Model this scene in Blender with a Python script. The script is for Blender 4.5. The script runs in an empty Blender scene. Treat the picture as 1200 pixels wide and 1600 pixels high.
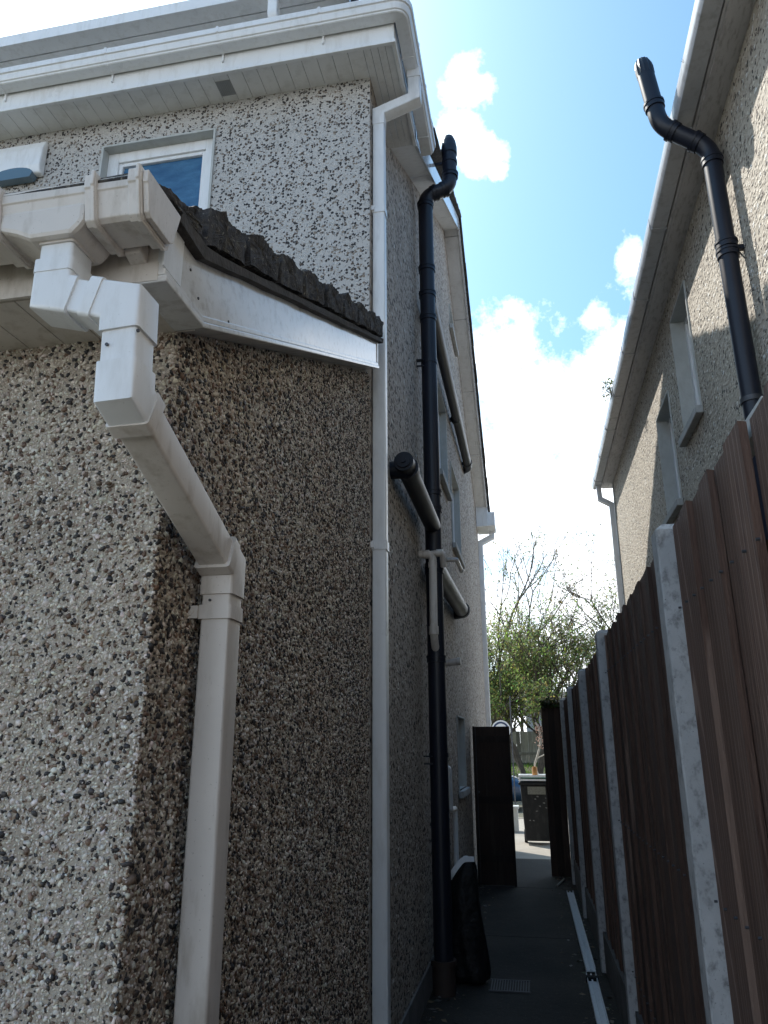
import bpy, bmesh, math, random
import numpy as np
from mathutils import Vector, Matrix
random.seed(7); rng = np.random.default_rng(7)
sc = bpy.context.scene; COL = sc.collection
R = math.radians

# ------------------------------------------------------------------ camera
cd = bpy.data.cameras.new('camera'); cam = bpy.data.objects.new('camera', cd); COL.objects.link(cam)
XR = Vector((0.98142710, 0.19179745, -0.00382033)); UPV = Vector((0.06041388, -0.29011379, 0.95508332)); FW = Vector((-0.18207421, 0.93757545, 0.29631276))
cam.matrix_world = Matrix(((XR.x, UPV.x, -FW.x, 0), (XR.y, UPV.y, -FW.y, 0), (XR.z, UPV.z, -FW.z, 1.6), (0, 0, 0, 1)))
cd.sensor_fit = 'VERTICAL'; cd.sensor_height = 36; cd.lens = 1163.43 / 1600 * 36
cd.clip_start = 0.05; cd.clip_end = 500
sc.camera = cam

# ------------------------------------------------------------------ sky, sun, exposure
SUN_AZ, SUN_EL = 46.0, 50.0          # azimuth measured from +Y towards -X
sd = Vector((-math.sin(R(SUN_AZ)) * math.cos(R(SUN_EL)), math.cos(R(SUN_AZ)) * math.cos(R(SUN_EL)), math.sin(R(SUN_EL))))
w = bpy.data.worlds.new('World'); sc.world = w; w.use_nodes = True
nt = w.node_tree; nt.nodes.clear()
def wn(t, **k):
    n = nt.nodes.new(t)
    for a, b in k.items(): setattr(n, a, b)
    return n
sky = wn('ShaderNodeTexSky', sky_type='NISHITA', sun_disc=False, sun_elevation=R(SUN_EL), sun_rotation=R(-SUN_AZ), air_density=1.0, dust_density=1.6, ozone_density=2.0)
tc = wn('ShaderNodeTexCoord')
def wmath(op, a, b=None, clamp=False):
    n = wn('ShaderNodeMath', operation=op, use_clamp=clamp)
    for i, v in enumerate((a, b)):
        if v is None: continue
        if isinstance(v, (int, float)): n.inputs[i].default_value = v
        else: nt.links.new(v, n.inputs[i])
    return n.outputs[0]
noi = wn('ShaderNodeTexNoise'); noi.inputs['Scale'].default_value = 9; noi.inputs['Detail'].default_value = 6; noi.inputs['Roughness'].default_value = 0.68
nt.links.new(tc.outputs['Generated'], noi.inputs['Vector'])
blobs = [((-.030, .668, .743), .022), ((-.030, .690, .724), .030), ((-.040, .712, .70), .026), ((-.025, .735, .678), .024), ((-.004, .752, .659), .010),
         ((.150, .815, .560), .018), ((.105, .855, .506), .030), ((.13, .875, .47), .07), ((.06, .91, .42), .11), ((-.02, .95, .31), .19), ((.14, .94, .31), .17),
         ((.3, .9, .3), .2), ((-.52, .56, .66), .26), ((-.72, .5, .48), .25)]
tot = None
for c, r in blobs:
    d = wn('ShaderNodeVectorMath', operation='DISTANCE'); nt.links.new(tc.outputs['Generated'], d.inputs[0]); d.inputs[1].default_value = Vector(c).normalized()
    f = wmath('SUBTRACT', 1.0, wmath('DIVIDE', d.outputs['Value'], r * 1.25))
    tot = f if tot is None else wmath('MAXIMUM', tot, f)
sep = wn('ShaderNodeSeparateXYZ'); nt.links.new(tc.outputs['Generated'], sep.inputs[0])
hz = wmath('MULTIPLY', wmath('SUBTRACT', 0.40, sep.outputs['Z']), 3.0)
tot = wmath('MAXIMUM', tot, hz)
cl = wmath('ADD', tot, wmath('MULTIPLY', wmath('SUBTRACT', noi.outputs['Fac'], 0.53), 3.4))
cl = wmath('MULTIPLY', cl, 1.25, clamp=True)
mixc = wn('ShaderNodeMix', data_type='RGBA'); nt.links.new(cl, mixc.inputs['Factor'])
tint = wn('ShaderNodeMix', data_type='RGBA', blend_type='MULTIPLY'); tint.inputs['Factor'].default_value = 1; tint.inputs['B'].default_value = (.82, 1.13, 1.16, 1)
nt.links.new(sky.outputs[0], tint.inputs['A']); nt.links.new(tint.outputs['Result'], mixc.inputs['A']); mixc.inputs['B'].default_value = (10.5, 10.9, 11.4, 1)
bg = wn('ShaderNodeBackground'); bg.inputs['Strength'].default_value = 0.11
nt.links.new(mixc.outputs['Result'], bg.inputs['Color'])
wo = wn('ShaderNodeOutputWorld'); nt.links.new(bg.outputs[0], wo.inputs['Surface'])
sl = bpy.data.lights.new('sun', 'SUN'); sl.energy = 3.2; sl.angle = R(0.5); sl.color = (1, .955, .88)
so = bpy.data.objects.new('sun', sl); COL.objects.link(so); so.rotation_euler = sd.to_track_quat('Z', 'Y').to_euler()
vs = sc.view_settings; vs.view_transform = 'Standard'; vs.look = 'None'; vs.gamma = 1; vs.use_curve_mapping = False; vs.exposure = 1.05

# ------------------------------------------------------------------ materials
def mat(name):
    m = bpy.data.materials.new(name); m.use_nodes = True
    return m, m.node_tree, m.node_tree.nodes['Principled BSDF']
class N:
    def __init__(s, t): s.t = t
    def new(s, ty, **k):
        n = s.t.nodes.new(ty)
        for a, b in k.items(): setattr(n, a, b)
        return n
    def link(s, a, b): s.t.links.new(a, b)
    def coord(s, scale=(1, 1, 1), rot=(0, 0, 0)):
        c = s.new('ShaderNodeTexCoord'); mp = s.new('ShaderNodeMapping'); mp.inputs['Scale'].default_value = scale; mp.inputs['Rotation'].default_value = rot
        s.link(c.outputs['Object'], mp.inputs[0]); return mp.outputs[0]
    def noise(s, v, scale, detail=4, rough=.55, dist=0):
        n = s.new('ShaderNodeTexNoise'); n.inputs['Scale'].default_value = scale; n.inputs['Detail'].default_value = detail; n.inputs['Roughness'].default_value = rough; n.inputs['Distortion'].default_value = dist
        s.link(v, n.inputs['Vector']); return n.outputs['Fac']
    def ramp(s, f, stops, interp='LINEAR'):
        r = s.new('ShaderNodeValToRGB'); e = r.color_ramp; e.interpolation = interp
        while len(e.elements) < len(stops): e.elements.new(.5)
        for x, (p, c) in zip(e.elements, stops): x.position = p; x.color = (*c, 1)
        s.link(f, r.inputs[0]); return r.outputs['Color']
    def mix(s, f, a, b, blend='MIX'):
        m = s.new('ShaderNodeMix', data_type='RGBA', blend_type=blend)
        for k, v in (('Factor', f), ('A', a), ('B', b)):
            if isinstance(v, (int, float)): m.inputs[k].default_value = v
            elif isinstance(v, tuple): m.inputs[k].default_value = (*v, 1)
            else: s.link(v, m.inputs[k])
        return m.outputs['Result']
    def math(s, op, a, b=0.0, clamp=False):
        m = s.new('ShaderNodeMath', operation=op, use_clamp=clamp)
        for i, v in enumerate((a, b)):
            if isinstance(v, (int, float)): m.inputs[i].default_value = v
            else: s.link(v, m.inputs[i])
        return m.outputs[0]
    def bump(s, h, dist, strength=1.0):
        b = s.new('ShaderNodeBump'); b.inputs['Distance'].default_value = dist; b.inputs['Strength'].default_value = strength
        s.link(h, b.inputs['Height']); return b.outputs['Normal']
def plain(name, col, rough=.5, var=.12, scale=6, spec=.5, bump=0, bscale=60, metal=0, dirt=None, dirt_amt=.4, dscale=(3, 3, 1.2)):
    m, t, p = mat(name); n = N(t); v = n.coord()
    f = n.noise(v, scale, 5)
    dk = tuple(c * (1 - var) for c in col); lt = tuple(min(1, c * (1 + var)) for c in col)
    c = n.ramp(f, [(.3, dk), (.7, lt)])
    if dirt:
        v2 = n.coord(dscale); f2 = n.noise(v2, 5, 7, .65)
        k = n.ramp(f2, [(.5, (0, 0, 0)), (.72, (1, 1, 1))])
        c = n.mix(n.math('MULTIPLY', k, dirt_amt), c, dirt)
        sp = n.noise(n.coord(), 160, 2); k2 = n.ramp(sp, [(.70, (0, 0, 0)), (.74, (1, 1, 1))])
        c = n.mix(n.math('MULTIPLY', k2, dirt_amt * .8), c, tuple(x * .35 for x in dirt))
    n.link(c, p.inputs['Base Color'])
    rr = n.math('ADD', n.math('MULTIPLY', f, .2), rough - .1); n.link(rr, p.inputs['Roughness'])
    p.inputs['Specular IOR Level'].default_value = spec; p.inputs['Metallic'].default_value = metal
    if bump: n.link(n.bump(n.noise(v, bscale, 4), bump), p.inputs['Normal'])
    return m
PVC = plain('pvc_white', (.78, .80, .82), .3, .04, 3, dirt=(.38, .36, .32), dirt_amt=.28, dscale=(4, 4, .9), bump=.0008, bscale=9)
PVC_OLD = plain('pvc_aged_cream', (.64, .60, .56), .38, .06, 4, dirt=(.26, .21, .15), dirt_amt=.5, dscale=(4, 4, 1.1), bump=.0010, bscale=8)
PVC_SOF = plain('pvc_soffit', (.74, .75, .76), .4, .05, 3, dirt=(.33, .32, .29), dirt_amt=.3)
BARGE = plain('barge_gloss', (.70, .71, .72), .13, .06, 5, dirt=(.30, .27, .24), dirt_amt=.6, dscale=(3, 5, 5), spec=.7)
BLACK = plain('black_pipe', (.010, .013, .024), .42, .15, 3, spec=.4)  # pipes are black; the slight navy imitates flare and reflected sky
BLACKM = plain('black_matt', (.012, .012, .013), .75, .3, 8, spec=.2)
REVEAL = plain('painted_reveal', (.47, .49, .48), .7, .07, 7, bump=.001, dirt=(.3, .29, .26), dirt_amt=.4)
SILL = plain('concrete_sill', (.42, .43, .43), .85, .12, 12, bump=.002, dirt=(.15, .15, .13), dirt_amt=.5)
CONC = plain('plinth_cement', (.16, .155, .15), .9, .2, 5, bump=.003, bscale=30, dirt=(.05, .05, .045), dirt_amt=.6)
POSTM = plain('concrete_post', (.43, .435, .44), .85, .12, 9, bump=.003, bscale=45, dirt=(.10, .10, .10), dirt_amt=.8, dscale=(7, 7, 5))
GRAVB = plain('gravel_board', (.15, .14, .13), .9, .2, 6, bump=.002, dirt=(.05, .045, .04), dirt_amt=.6)
TERRA = plain('terracotta', (.045, .028, .022), .7, .2, 8, dirt=(.04, .03, .03), dirt_amt=.5)
STEEL = plain('galvanised', (.09, .092, .10), .6, .2, 20, metal=.7)
BINM = plain('bin_plastic', (.006, .007, .008), .7, .2, 9, dirt=(.08, .08, .08), dirt_amt=.3)
SACK = plain('black_polythene', (.006, .006, .007), .6, .3, 9, spec=.35, bump=.045, bscale=7)
ORANGE = plain('orange_plastic', (.38, .17, .04), .45)
BARK = plain('bark', (.10, .08, .06), .9, .35, 9, bump=.01, bscale=30)
GREYB = plain('sun_bleached_wood', (.35, .31, .25), .8, .2, 9)
def glass_mat(name, col):
    m, t, p = mat(name); p.inputs['Base Color'].default_value = (*col, 1); p.inputs['Roughness'].default_value = .06; p.inputs['Specular IOR Level'].default_value = .8
    n = N(t); n.link(n.bump(n.noise(n.coord(), 90, 2), .0006), p.inputs['Normal']); return m
GLASS = glass_mat('window_glass', (.02, .035, .05)); GLASSB = glass_mat('obscured_glass_sky_tint', (.035, .12, .24))
t = GLASSB.node_tree; n = N(t); p = t.nodes['Principled BSDF']; p.inputs['Roughness'].default_value = .16
n.link(n.ramp(n.noise(n.coord((1, 1, 2.5)), 7, 5, .6), [(.3, (.02, .08, .19)), (.7, (.06, .17, .30))]), p.inputs['Base Color']); n.link(n.bump(n.noise(n.coord(), 70, 3, .6), .003), p.inputs['Normal'])  # mottled blue ramp paints the sky's reflection into the obscured pane
# pebbledash read by its own stones (near walls: modelled stones with a colour attribute)
m, t, p = mat('dash_stones'); n = N(t); STONE = m
a = n.new('ShaderNodeAttribute'); a.attribute_name = 'col'; n.link(a.outputs['Color'], p.inputs['Base Color']); p.inputs['Roughness'].default_value = .55
m, t, p = mat('dash_mortar'); n = N(t); MORTAR = m; v = n.coord()
c = n.ramp(n.noise(v, 4, 6, .6), [(.35, (.34, .29, .235)), (.6, (.47, .42, .355))])
c = n.mix(n.ramp(n.noise(n.coord(), 130, 3), [(.50, (0, 0, 0)), (.66, (.5, .5, .5))]), c, (.22, .18, .145))
n.link(c, p.inputs['Base Color']); p.inputs['Roughness'].default_value = .9; n.link(n.bump(n.noise(v, 120, 4, .6), .006), p.inputs['Normal'])
# pebbledash for the farther walls: cells of stone in mortar with relief
def dash(name, scale, base, light, dark_share=.2, relief=.006, stain=.35, darkc=(.035, .033, .035), stretch=(1, 1, 1)):
    m, t, p = mat(name); n = N(t); v = n.coord(stretch)
    nv = n.new('ShaderNodeTexNoise'); nv.inputs['Scale'].default_value = scale * 1.1; nv.inputs['Detail'].default_value = 2; n.link(v, nv.inputs['Vector'])
    av = n.new('ShaderNodeVectorMath', operation='MULTIPLY_ADD'); n.link(nv.outputs['Color'], av.inputs[0]); av.inputs[1].default_value = (1.5 / scale,) * 3; n.link(v, av.inputs[2])
    vo = n.new('ShaderNodeTexVoronoi', feature='F1'); vo.inputs['Scale'].default_value = scale; n.link(av.outputs[0], vo.inputs['Vector'])
    se = n.new('ShaderNodeSeparateColor'); n.link(vo.outputs['Color'], se.inputs[0])
    stone = n.ramp(se.outputs[0], [(0, darkc), (dark_share * .7, (.10, .075, .06)), (dark_share, (.26, .22, .18)), (dark_share + .14, base), (dark_share + .4, light), (.93, (.62, .61, .58))], 'CONSTANT')
    cut = n.math('MULTIPLY', se.outputs[1], .25)
    inside = n.math('LESS_THAN', vo.outputs['Distance'], n.math('ADD', cut, .34))
    c = n.mix(inside, tuple(x * .93 for x in base), stone)
    big = n.noise(n.coord((1, 1, .35)), 1.6, 6, .6)
    c = n.mix(n.math('MULTIPLY', n.ramp(big, [(.45, (0, 0, 0)), (.75, (1, 1, 1))]), stain), c, (.16, .135, .11))
    n.link(c, p.inputs['Base Color']); p.inputs['Roughness'].default_value = .8
    h = n.math('SUBTRACT', 1.0, vo.outputs['Distance'])
    n.link(n.bump(n.math('MULTIPLY', h, n.math('ADD', inside, .4)), relief), p.inputs['Normal'])
    return m
DASH = dash('pebbledash_house', 38, (.41, .36, .31), (.54, .49, .43), .56, relief=.012, stretch=(1, .55, .85), darkc=(.02, .019, .02))
DASHR = dash('pebbledash_rear', 62, (.52, .51, .495), (.60, .59, .57), .42, stain=.12, relief=.008)
DASHN = dash('pebbledash_neighbour', 38, (.46, .41, .34), (.56, .51, .43), .38, stain=.2, relief=.014, darkc=(.06, .055, .05), stretch=(1, .7, 1))  # dark cells are partly stones, partly painted shadows between them
# timber, per-board tone from the attribute 'col'
def wood(name, a_, b_, streak):
    m, t, p = mat(name); n = N(t)
    at = n.new('ShaderNodeAttribute'); at.attribute_name = 'col'
    off = n.new('ShaderNodeVectorMath', operation='MULTIPLY_ADD'); c0 = n.new('ShaderNodeTexCoord'); n.link(at.outputs['Color'], off.inputs[0]); off.inputs[1].default_value = (7, 7, 7); n.link(c0.outputs['Object'], off.inputs[2])
    mp = n.new('ShaderNodeMapping'); mp.inputs['Scale'].default_value = (14, 14, .8); n.link(off.outputs[0], mp.inputs[0])
    f = n.noise(mp.outputs[0], 4.5, 8, .68, .9)
    c = n.ramp(f, [(.3, a_), (.62, b_)])
    mp2 = n.new('ShaderNodeMapping'); mp2.inputs['Scale'].default_value = (9, 9, .55); n.link(off.outputs[0], mp2.inputs[0])
    wv = n.new('ShaderNodeTexWave', wave_type='RINGS'); wv.inputs['Scale'].default_value = 1.1; wv.inputs['Distortion'].default_value = 5; wv.inputs['Detail'].default_value = 3; n.link(mp2.outputs[0], wv.inputs['Vector'])
    c = n.mix(n.math('MULTIPLY', n.ramp(wv.outputs['Fac'], [(.90, (0, 0, 0)), (.97, (1, 1, 1))]), .45), c, streak)
    f3 = n.noise(mp.outputs[0], 12, 4, .7)
    c = n.mix(n.math('MULTIPLY', n.ramp(f3, [(.60, (0, 0, 0)), (.72, (1, 1, 1))]), .5), c, streak)
    hs = n.new('ShaderNodeHueSaturation'); se = n.new('ShaderNodeSeparateColor'); n.link(at.outputs['Color'], se.inputs[0])
    n.link(n.math('ADD', n.math('MULTIPLY', se.outputs[0], .8), .6), hs.inputs['Value']); n.link(c, hs.inputs['Color'])
    n.link(hs.outputs[0], p.inputs['Base Color']); p.inputs['Roughness'].default_value = .75
    n.link(n.bump(n.math('ADD', f, f3), .006), p.inputs['Normal'])
    return m
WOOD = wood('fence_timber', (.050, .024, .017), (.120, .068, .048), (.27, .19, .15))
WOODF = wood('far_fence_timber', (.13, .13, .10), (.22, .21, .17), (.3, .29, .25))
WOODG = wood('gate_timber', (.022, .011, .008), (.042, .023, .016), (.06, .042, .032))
# roof tiles with moss
m, t, p = mat('roof_tile'); n = N(t); TILE = m; v = n.coord()
c = n.ramp(n.noise(v, 9, 7, .65), [(.3, (.014, .013, .014)), (.7, (.06, .055, .055))])
c = n.mix(n.ramp(n.noise(v, 30, 5, .7), [(.52, (0, 0, 0)), (.64, (.8, .8, .8))]), c, (.10, .088, .066))
c = n.mix(n.ramp(n.noise(v, 75, 3, .6), [(.62, (0, 0, 0)), (.66, (.8, .8, .8))]), c, (.24, .22, .18))
n.link(c, p.inputs['Base Color']); p.inputs['Roughness'].default_value = .85; n.link(n.bump(n.noise(v, 70, 6, .7), .008), p.inputs['Normal'])
# concrete ground
def groundmat(name, a_, b_, spot):
    m, t, p = mat(name); n = N(t); v = n.coord()
    c = n.ramp(n.noise(v, 1.3, 8, .65), [(.3, a_), (.7, b_)])
    c = n.mix(n.ramp(n.noise(v, 45, 3, .6), [(.60, (0, 0, 0)), (.70, (.6, .6, .6))]), c, spot)
    n.link(c, p.inputs['Base Color']); p.inputs['Roughness'].default_value = .9; n.link(n.bump(n.math('ADD', n.noise(v, 90, 5, .7), n.noise(v, 18, 4, .6)), .008), p.inputs['Normal']); return m
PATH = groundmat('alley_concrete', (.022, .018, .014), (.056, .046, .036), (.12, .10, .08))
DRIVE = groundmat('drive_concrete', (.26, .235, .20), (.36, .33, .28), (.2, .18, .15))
ROADM = groundmat('road_asphalt', (.05, .05, .052), (.075, .075, .075), (.1, .1, .1))
GRASS = groundmat('grass', (.05, .09, .02), (.10, .16, .04), (.14, .17, .05))
EARTH = groundmat('earth', (.07, .07, .05), (.12, .11, .07), (.1, .12, .05))
m, t, p = mat('leaf'); n = N(t); LEAF = m
a = n.new('ShaderNodeAttribute'); a.attribute_name = 'col'
tr = n.new('ShaderNodeBsdfTranslucent'); mx = n.new('ShaderNodeMixShader'); mx.inputs[0].default_value = .6
n.link(a.outputs['Color'], p.inputs['Base Color']); n.link(a.outputs['Color'], tr.inputs['Color']); p.inputs['Roughness'].default_value = .5
n.link(p.outputs[0], mx.inputs[1]); n.link(tr.outputs[0], mx.inputs[2]); n.link(mx.outputs[0], t.nodes['Material Output'].inputs['Surface'])
m, t, p = mat('car_paint'); CARP = m; p.inputs['Base Color'].default_value = (.015, .05, .11, 1); p.inputs['Metallic'].default_value = .3; p.inputs['Roughness'].default_value = .3; p.inputs['Coat Weight'].default_value = 1
n = N(t); n.link(n.bump(n.noise(n.coord(), 3, 2), .002), p.inputs['Normal'])
BRICK = plain('brown_brick', (.22, .13, .10), .9, .25, 14, bump=.004)
SIGNW = plain('sign_white', (.75, .75, .75), .5, .03)
SIGNB = plain('sign_blue', (.03, .05, .12), .5, .03)

# ------------------------------------------------------------------ mesh helpers
class MB:
    def __init__(s): s.v = []; s.f = []; s.c = []
    def add(s, vs, fs, col=None):
        o = len(s.v); s.v += [tuple(x) for x in vs]; s.f += [tuple(i + o for i in f) for f in fs]; s.c += [col] * len(fs)
    def box(s, x0, y0, z0, x1, y1, z1, col=None, M=None):
        vs = [(x0, y0, z0), (x1, y0, z0), (x1, y1, z0), (x0, y1, z0), (x0, y0, z1), (x1, y0, z1), (x1, y1, z1), (x0, y1, z1)]
        if M is not None: vs = [tuple(M @ Vector(q)) for q in vs]
        s.add(vs, [(0, 3, 2, 1), (4, 5, 6, 7), (0, 1, 5, 4), (1, 2, 6, 5), (2, 3, 7, 6), (3, 0, 4, 7)], col)
    def prism(s, poly, ax, lo, hi, col=None):      # polygon in the two other axes, extruded along ax
        n_ = len(poly)
        def P(a, b, h): return (h, a, b) if ax == 'x' else ((a, h, b) if ax == 'y' else (a, b, h))
        vs = [P(a, b, lo) for a, b in poly] + [P(a, b, hi) for a, b in poly]
        fs = [tuple(range(n_))[::-1], tuple(range(n_, 2 * n_))] + [(i, (i + 1) % n_, n_ + (i + 1) % n_, n_ + i) for i in range(n_)]
        s.add(vs, fs, col)
    def sweep(s, pts, prof, side=None, caps=True, col=None):
        pts = [Vector(q) for q in pts]; k = len(prof)
        dirs = [(pts[i + 1] - pts[i]).normalized() for i in range(len(pts) - 1)]
        nn = Vector(side) if side else (Vector((1, 0, 0)) if abs(dirs[0].x) < .9 else Vector((0, 1, 0)))
        nn = (nn - dirs[0] * nn.dot(dirs[0])).normalized(); fr = [nn]
        for i in range(1, len(dirs)):
            q = dirs[i - 1].rotation_difference(dirs[i]); nn = q @ nn; fr.append(nn.copy())
        rings = []
        for j, q in enumerate(pts):
            i = min(j, len(dirs) - 1) if j else 0
            d = dirs[i - 1] if 0 < j < len(pts) - 1 else dirs[min(i, len(dirs) - 1)]
            nv = fr[i - 1] if 0 < j < len(pts) - 1 else fr[min(i, len(dirs) - 1)]
            b = d.cross(nv)
            pl = (dirs[j - 1] + dirs[j]).normalized() if 0 < j < len(pts) - 1 else d
            ring = []
            for (a_, c_) in prof:
                off = nv * a_ + b * c_
                tt = -off.dot(pl) / max(.15, d.dot(pl)); ring.append(q + off + d * tt)
            rings.append(ring)
        vs = [x for r_ in rings for x in r_]; fs = []
        for j in range(len(rings) - 1):
            for i in range(k): fs.append((j * k + i, j * k + (i + 1) % k, (j + 1) * k + (i + 1) % k, (j + 1) * k + i))
        if caps: fs += [tuple(range(k))[::-1], tuple(range((len(rings) - 1) * k, len(rings) * k))]
        s.add(vs, fs, col)
    def build(s, name, m, parent=None, smooth=None, bevel=None, loc=None):
        me = bpy.data.meshes.new(name)
        o_ = Vector(loc) if loc else Vector((0, 0, 0))
        if parent is not None and loc is None: o_ = parent.matrix_basis.translation.copy() if parent.parent is None else Vector(parent['_w'])
        me.from_pydata([tuple(Vector(q) - o_) for q in s.v], [], s.f)
        if any(c is not None for c in s.c):
            at = me.attributes.new('col', 'FLOAT_COLOR', 'FACE'); at.data.foreach_set('color', np.array([(*(c or (.5, .5, .5)), 1) for c in s.c], dtype=np.float32).ravel())
        me.materials.append(m)
        bm = bmesh.new(); bm.from_mesh(me); bmesh.ops.recalc_face_normals(bm, faces=bm.faces); bm.to_mesh(me); bm.free()
        if smooth is not None:
            me.polygons.foreach_set('use_smooth', [True] * len(me.polygons)); me.set_sharp_from_angle(angle=R(smooth))
        o = bpy.data.objects.new(name, me); COL.objects.link(o)
        if parent is not None:
            o.parent = parent
            pw = parent.matrix_basis.translation if parent.parent is None else Vector(parent['_w'])
            o.location = o_ - pw
        else: o.location = o_
        WPOS[o.name] = o_.copy()
        if bevel:
            b = o.modifiers.new('bevel', 'BEVEL'); b.width = bevel; b.segments = 2; b.limit_method = 'ANGLE'; b.angle_limit = R(40)
        return o
WPOS = {}
def build_sub(mb, name, m, parent, **k):           # sub-part: parent is itself a part sitting at its thing's origin
    root = parent.parent; o_ = root.matrix_basis.translation if root else Vector((0, 0, 0))
    o = mb.build(name, m, None, loc=tuple(o_), **k); o.parent = parent; o.location = (0, 0, 0) if root else tuple(o_ - parent.location)
    return o
def circ(r, k=20): return [(r * math.cos(2 * math.pi * i / k), r * math.sin(2 * math.pi * i / k)) for i in range(k)]
def rsq(h, r=.008, k=3, w_=None):
    w_ = w_ or h; out = []
    for (sx, sy, a0) in ((1, 1, 0), (-1, 1, 90), (-1, -1, 180), (1, -1, 270)):
        for i in range(k + 1):
            a = R(a0 + 90 * i / k); out.append((sx * (h - r) + r * math.cos(a), sy * (w_ - r) + r * math.sin(a)))
    return out
def rounded(pts, r, n_=5):
    pts = [Vector(q) for q in pts]; out = [pts[0]]
    for i in range(1, len(pts) - 1):
        a, b, c = pts[i - 1], pts[i], pts[i + 1]; d1 = (a - b).normalized(); d2 = (c - b).normalized()
        rr = min(r, (a - b).length * .45, (c - b).length * .45)
        p0 = b + d1 * rr; p1 = b + d2 * rr
        for k in range(n_ + 1):
            u = k / n_; out.append(p0 * (1 - u) ** 2 + b * 2 * u * (1 - u) + p1 * u * u)
    out.append(pts[-1]); return out
def thing(name, label, cat, loc=(0, 0, 0), group=None):
    o = bpy.data.objects.new(name, None); COL.objects.link(o); o.location = loc; o.empty_display_size = .1
    o['label'] = label; o['category'] = cat
    if group: o['group'] = group
    return o
def tag(o, label, cat, group=None):
    o['label'] = label; o['category'] = cat
    if group: o['group'] = group
    return o
def struct(o): o['kind'] = 'structure'; return o

def sheet(fixed_axis, c, a_cuts, prof, zlow, holes):
    """wall sheet at axis=c; a = other horizontal axis; prof(a) = top; holes (a0,a1,z0,z1)"""
    cuts = sorted(set(a_cuts + [h[0] for h in holes] + [h[1] for h in holes])); mb = MB()
    P = (lambda a, z: (c, a, z)) if fixed_axis == 'x' else (lambda a, z: (a, c, z))
    for a0, a1 in zip(cuts[:-1], cuts[1:]):
        hs = sorted([(h[2], h[3]) for h in holes if h[0] <= a0 + 1e-6 and h[1] >= a1 - 1e-6]); z = zlow
        for (z0, z1) in hs:
            if z0 > z: mb.add([P(a0, z), P(a1, z), P(a1, z0), P(a0, z0)], [(0, 1, 2, 3)])
            z = z1
        mb.add([P(a0, z), P(a1, z), P(a1, prof(a1)), P(a0, prof(a0))], [(0, 1, 2, 3)])
    return mb

# stones thrown on a wall: origin O, axes U,V (unit), normal Nn
PHI = (1 + 5 ** .5) / 2
ICO_V = np.array([(-1, PHI, 0), (1, PHI, 0), (-1, -PHI, 0), (1, -PHI, 0), (0, -1, PHI), (0, 1, PHI), (0, -1, -PHI), (0, 1, -PHI), (PHI, 0, -1), (PHI, 0, 1), (-PHI, 0, -1), (-PHI, 0, 1)], float) / math.sqrt(1 + PHI * PHI)
ICO_F = np.array([(0, 11, 5), (0, 5, 1), (0, 1, 7), (0, 7, 10), (0, 10, 11), (1, 5, 9), (5, 11, 4), (11, 10, 2), (10, 7, 6), (7, 1, 8), (3, 9, 4), (3, 4, 2), (3, 2, 6), (3, 6, 8), (3, 8, 9), (4, 9, 5), (2, 4, 11), (6, 2, 10), (8, 6, 7), (9, 8, 1)])
OCT_V = np.array([(1, 0, 0), (-1, 0, 0), (0, 1, 0), (0, -1, 0), (0, 0, 1), (0, 0, -1)], float)
OCT_F = np.array([(0, 2, 4), (2, 1, 4), (1, 3, 4), (3, 0, 4), (2, 0, 5), (1, 2, 5), (3, 1, 5), (0, 3, 5)])
PAL = np.array([(.66, .625, .57), (.56, .515, .455), (.42, .375, .325), (.36, .32, .275), (.24, .17, .125), (.13, .085, .06), (.045, .040, .040), (.022, .021, .023)])
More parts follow.
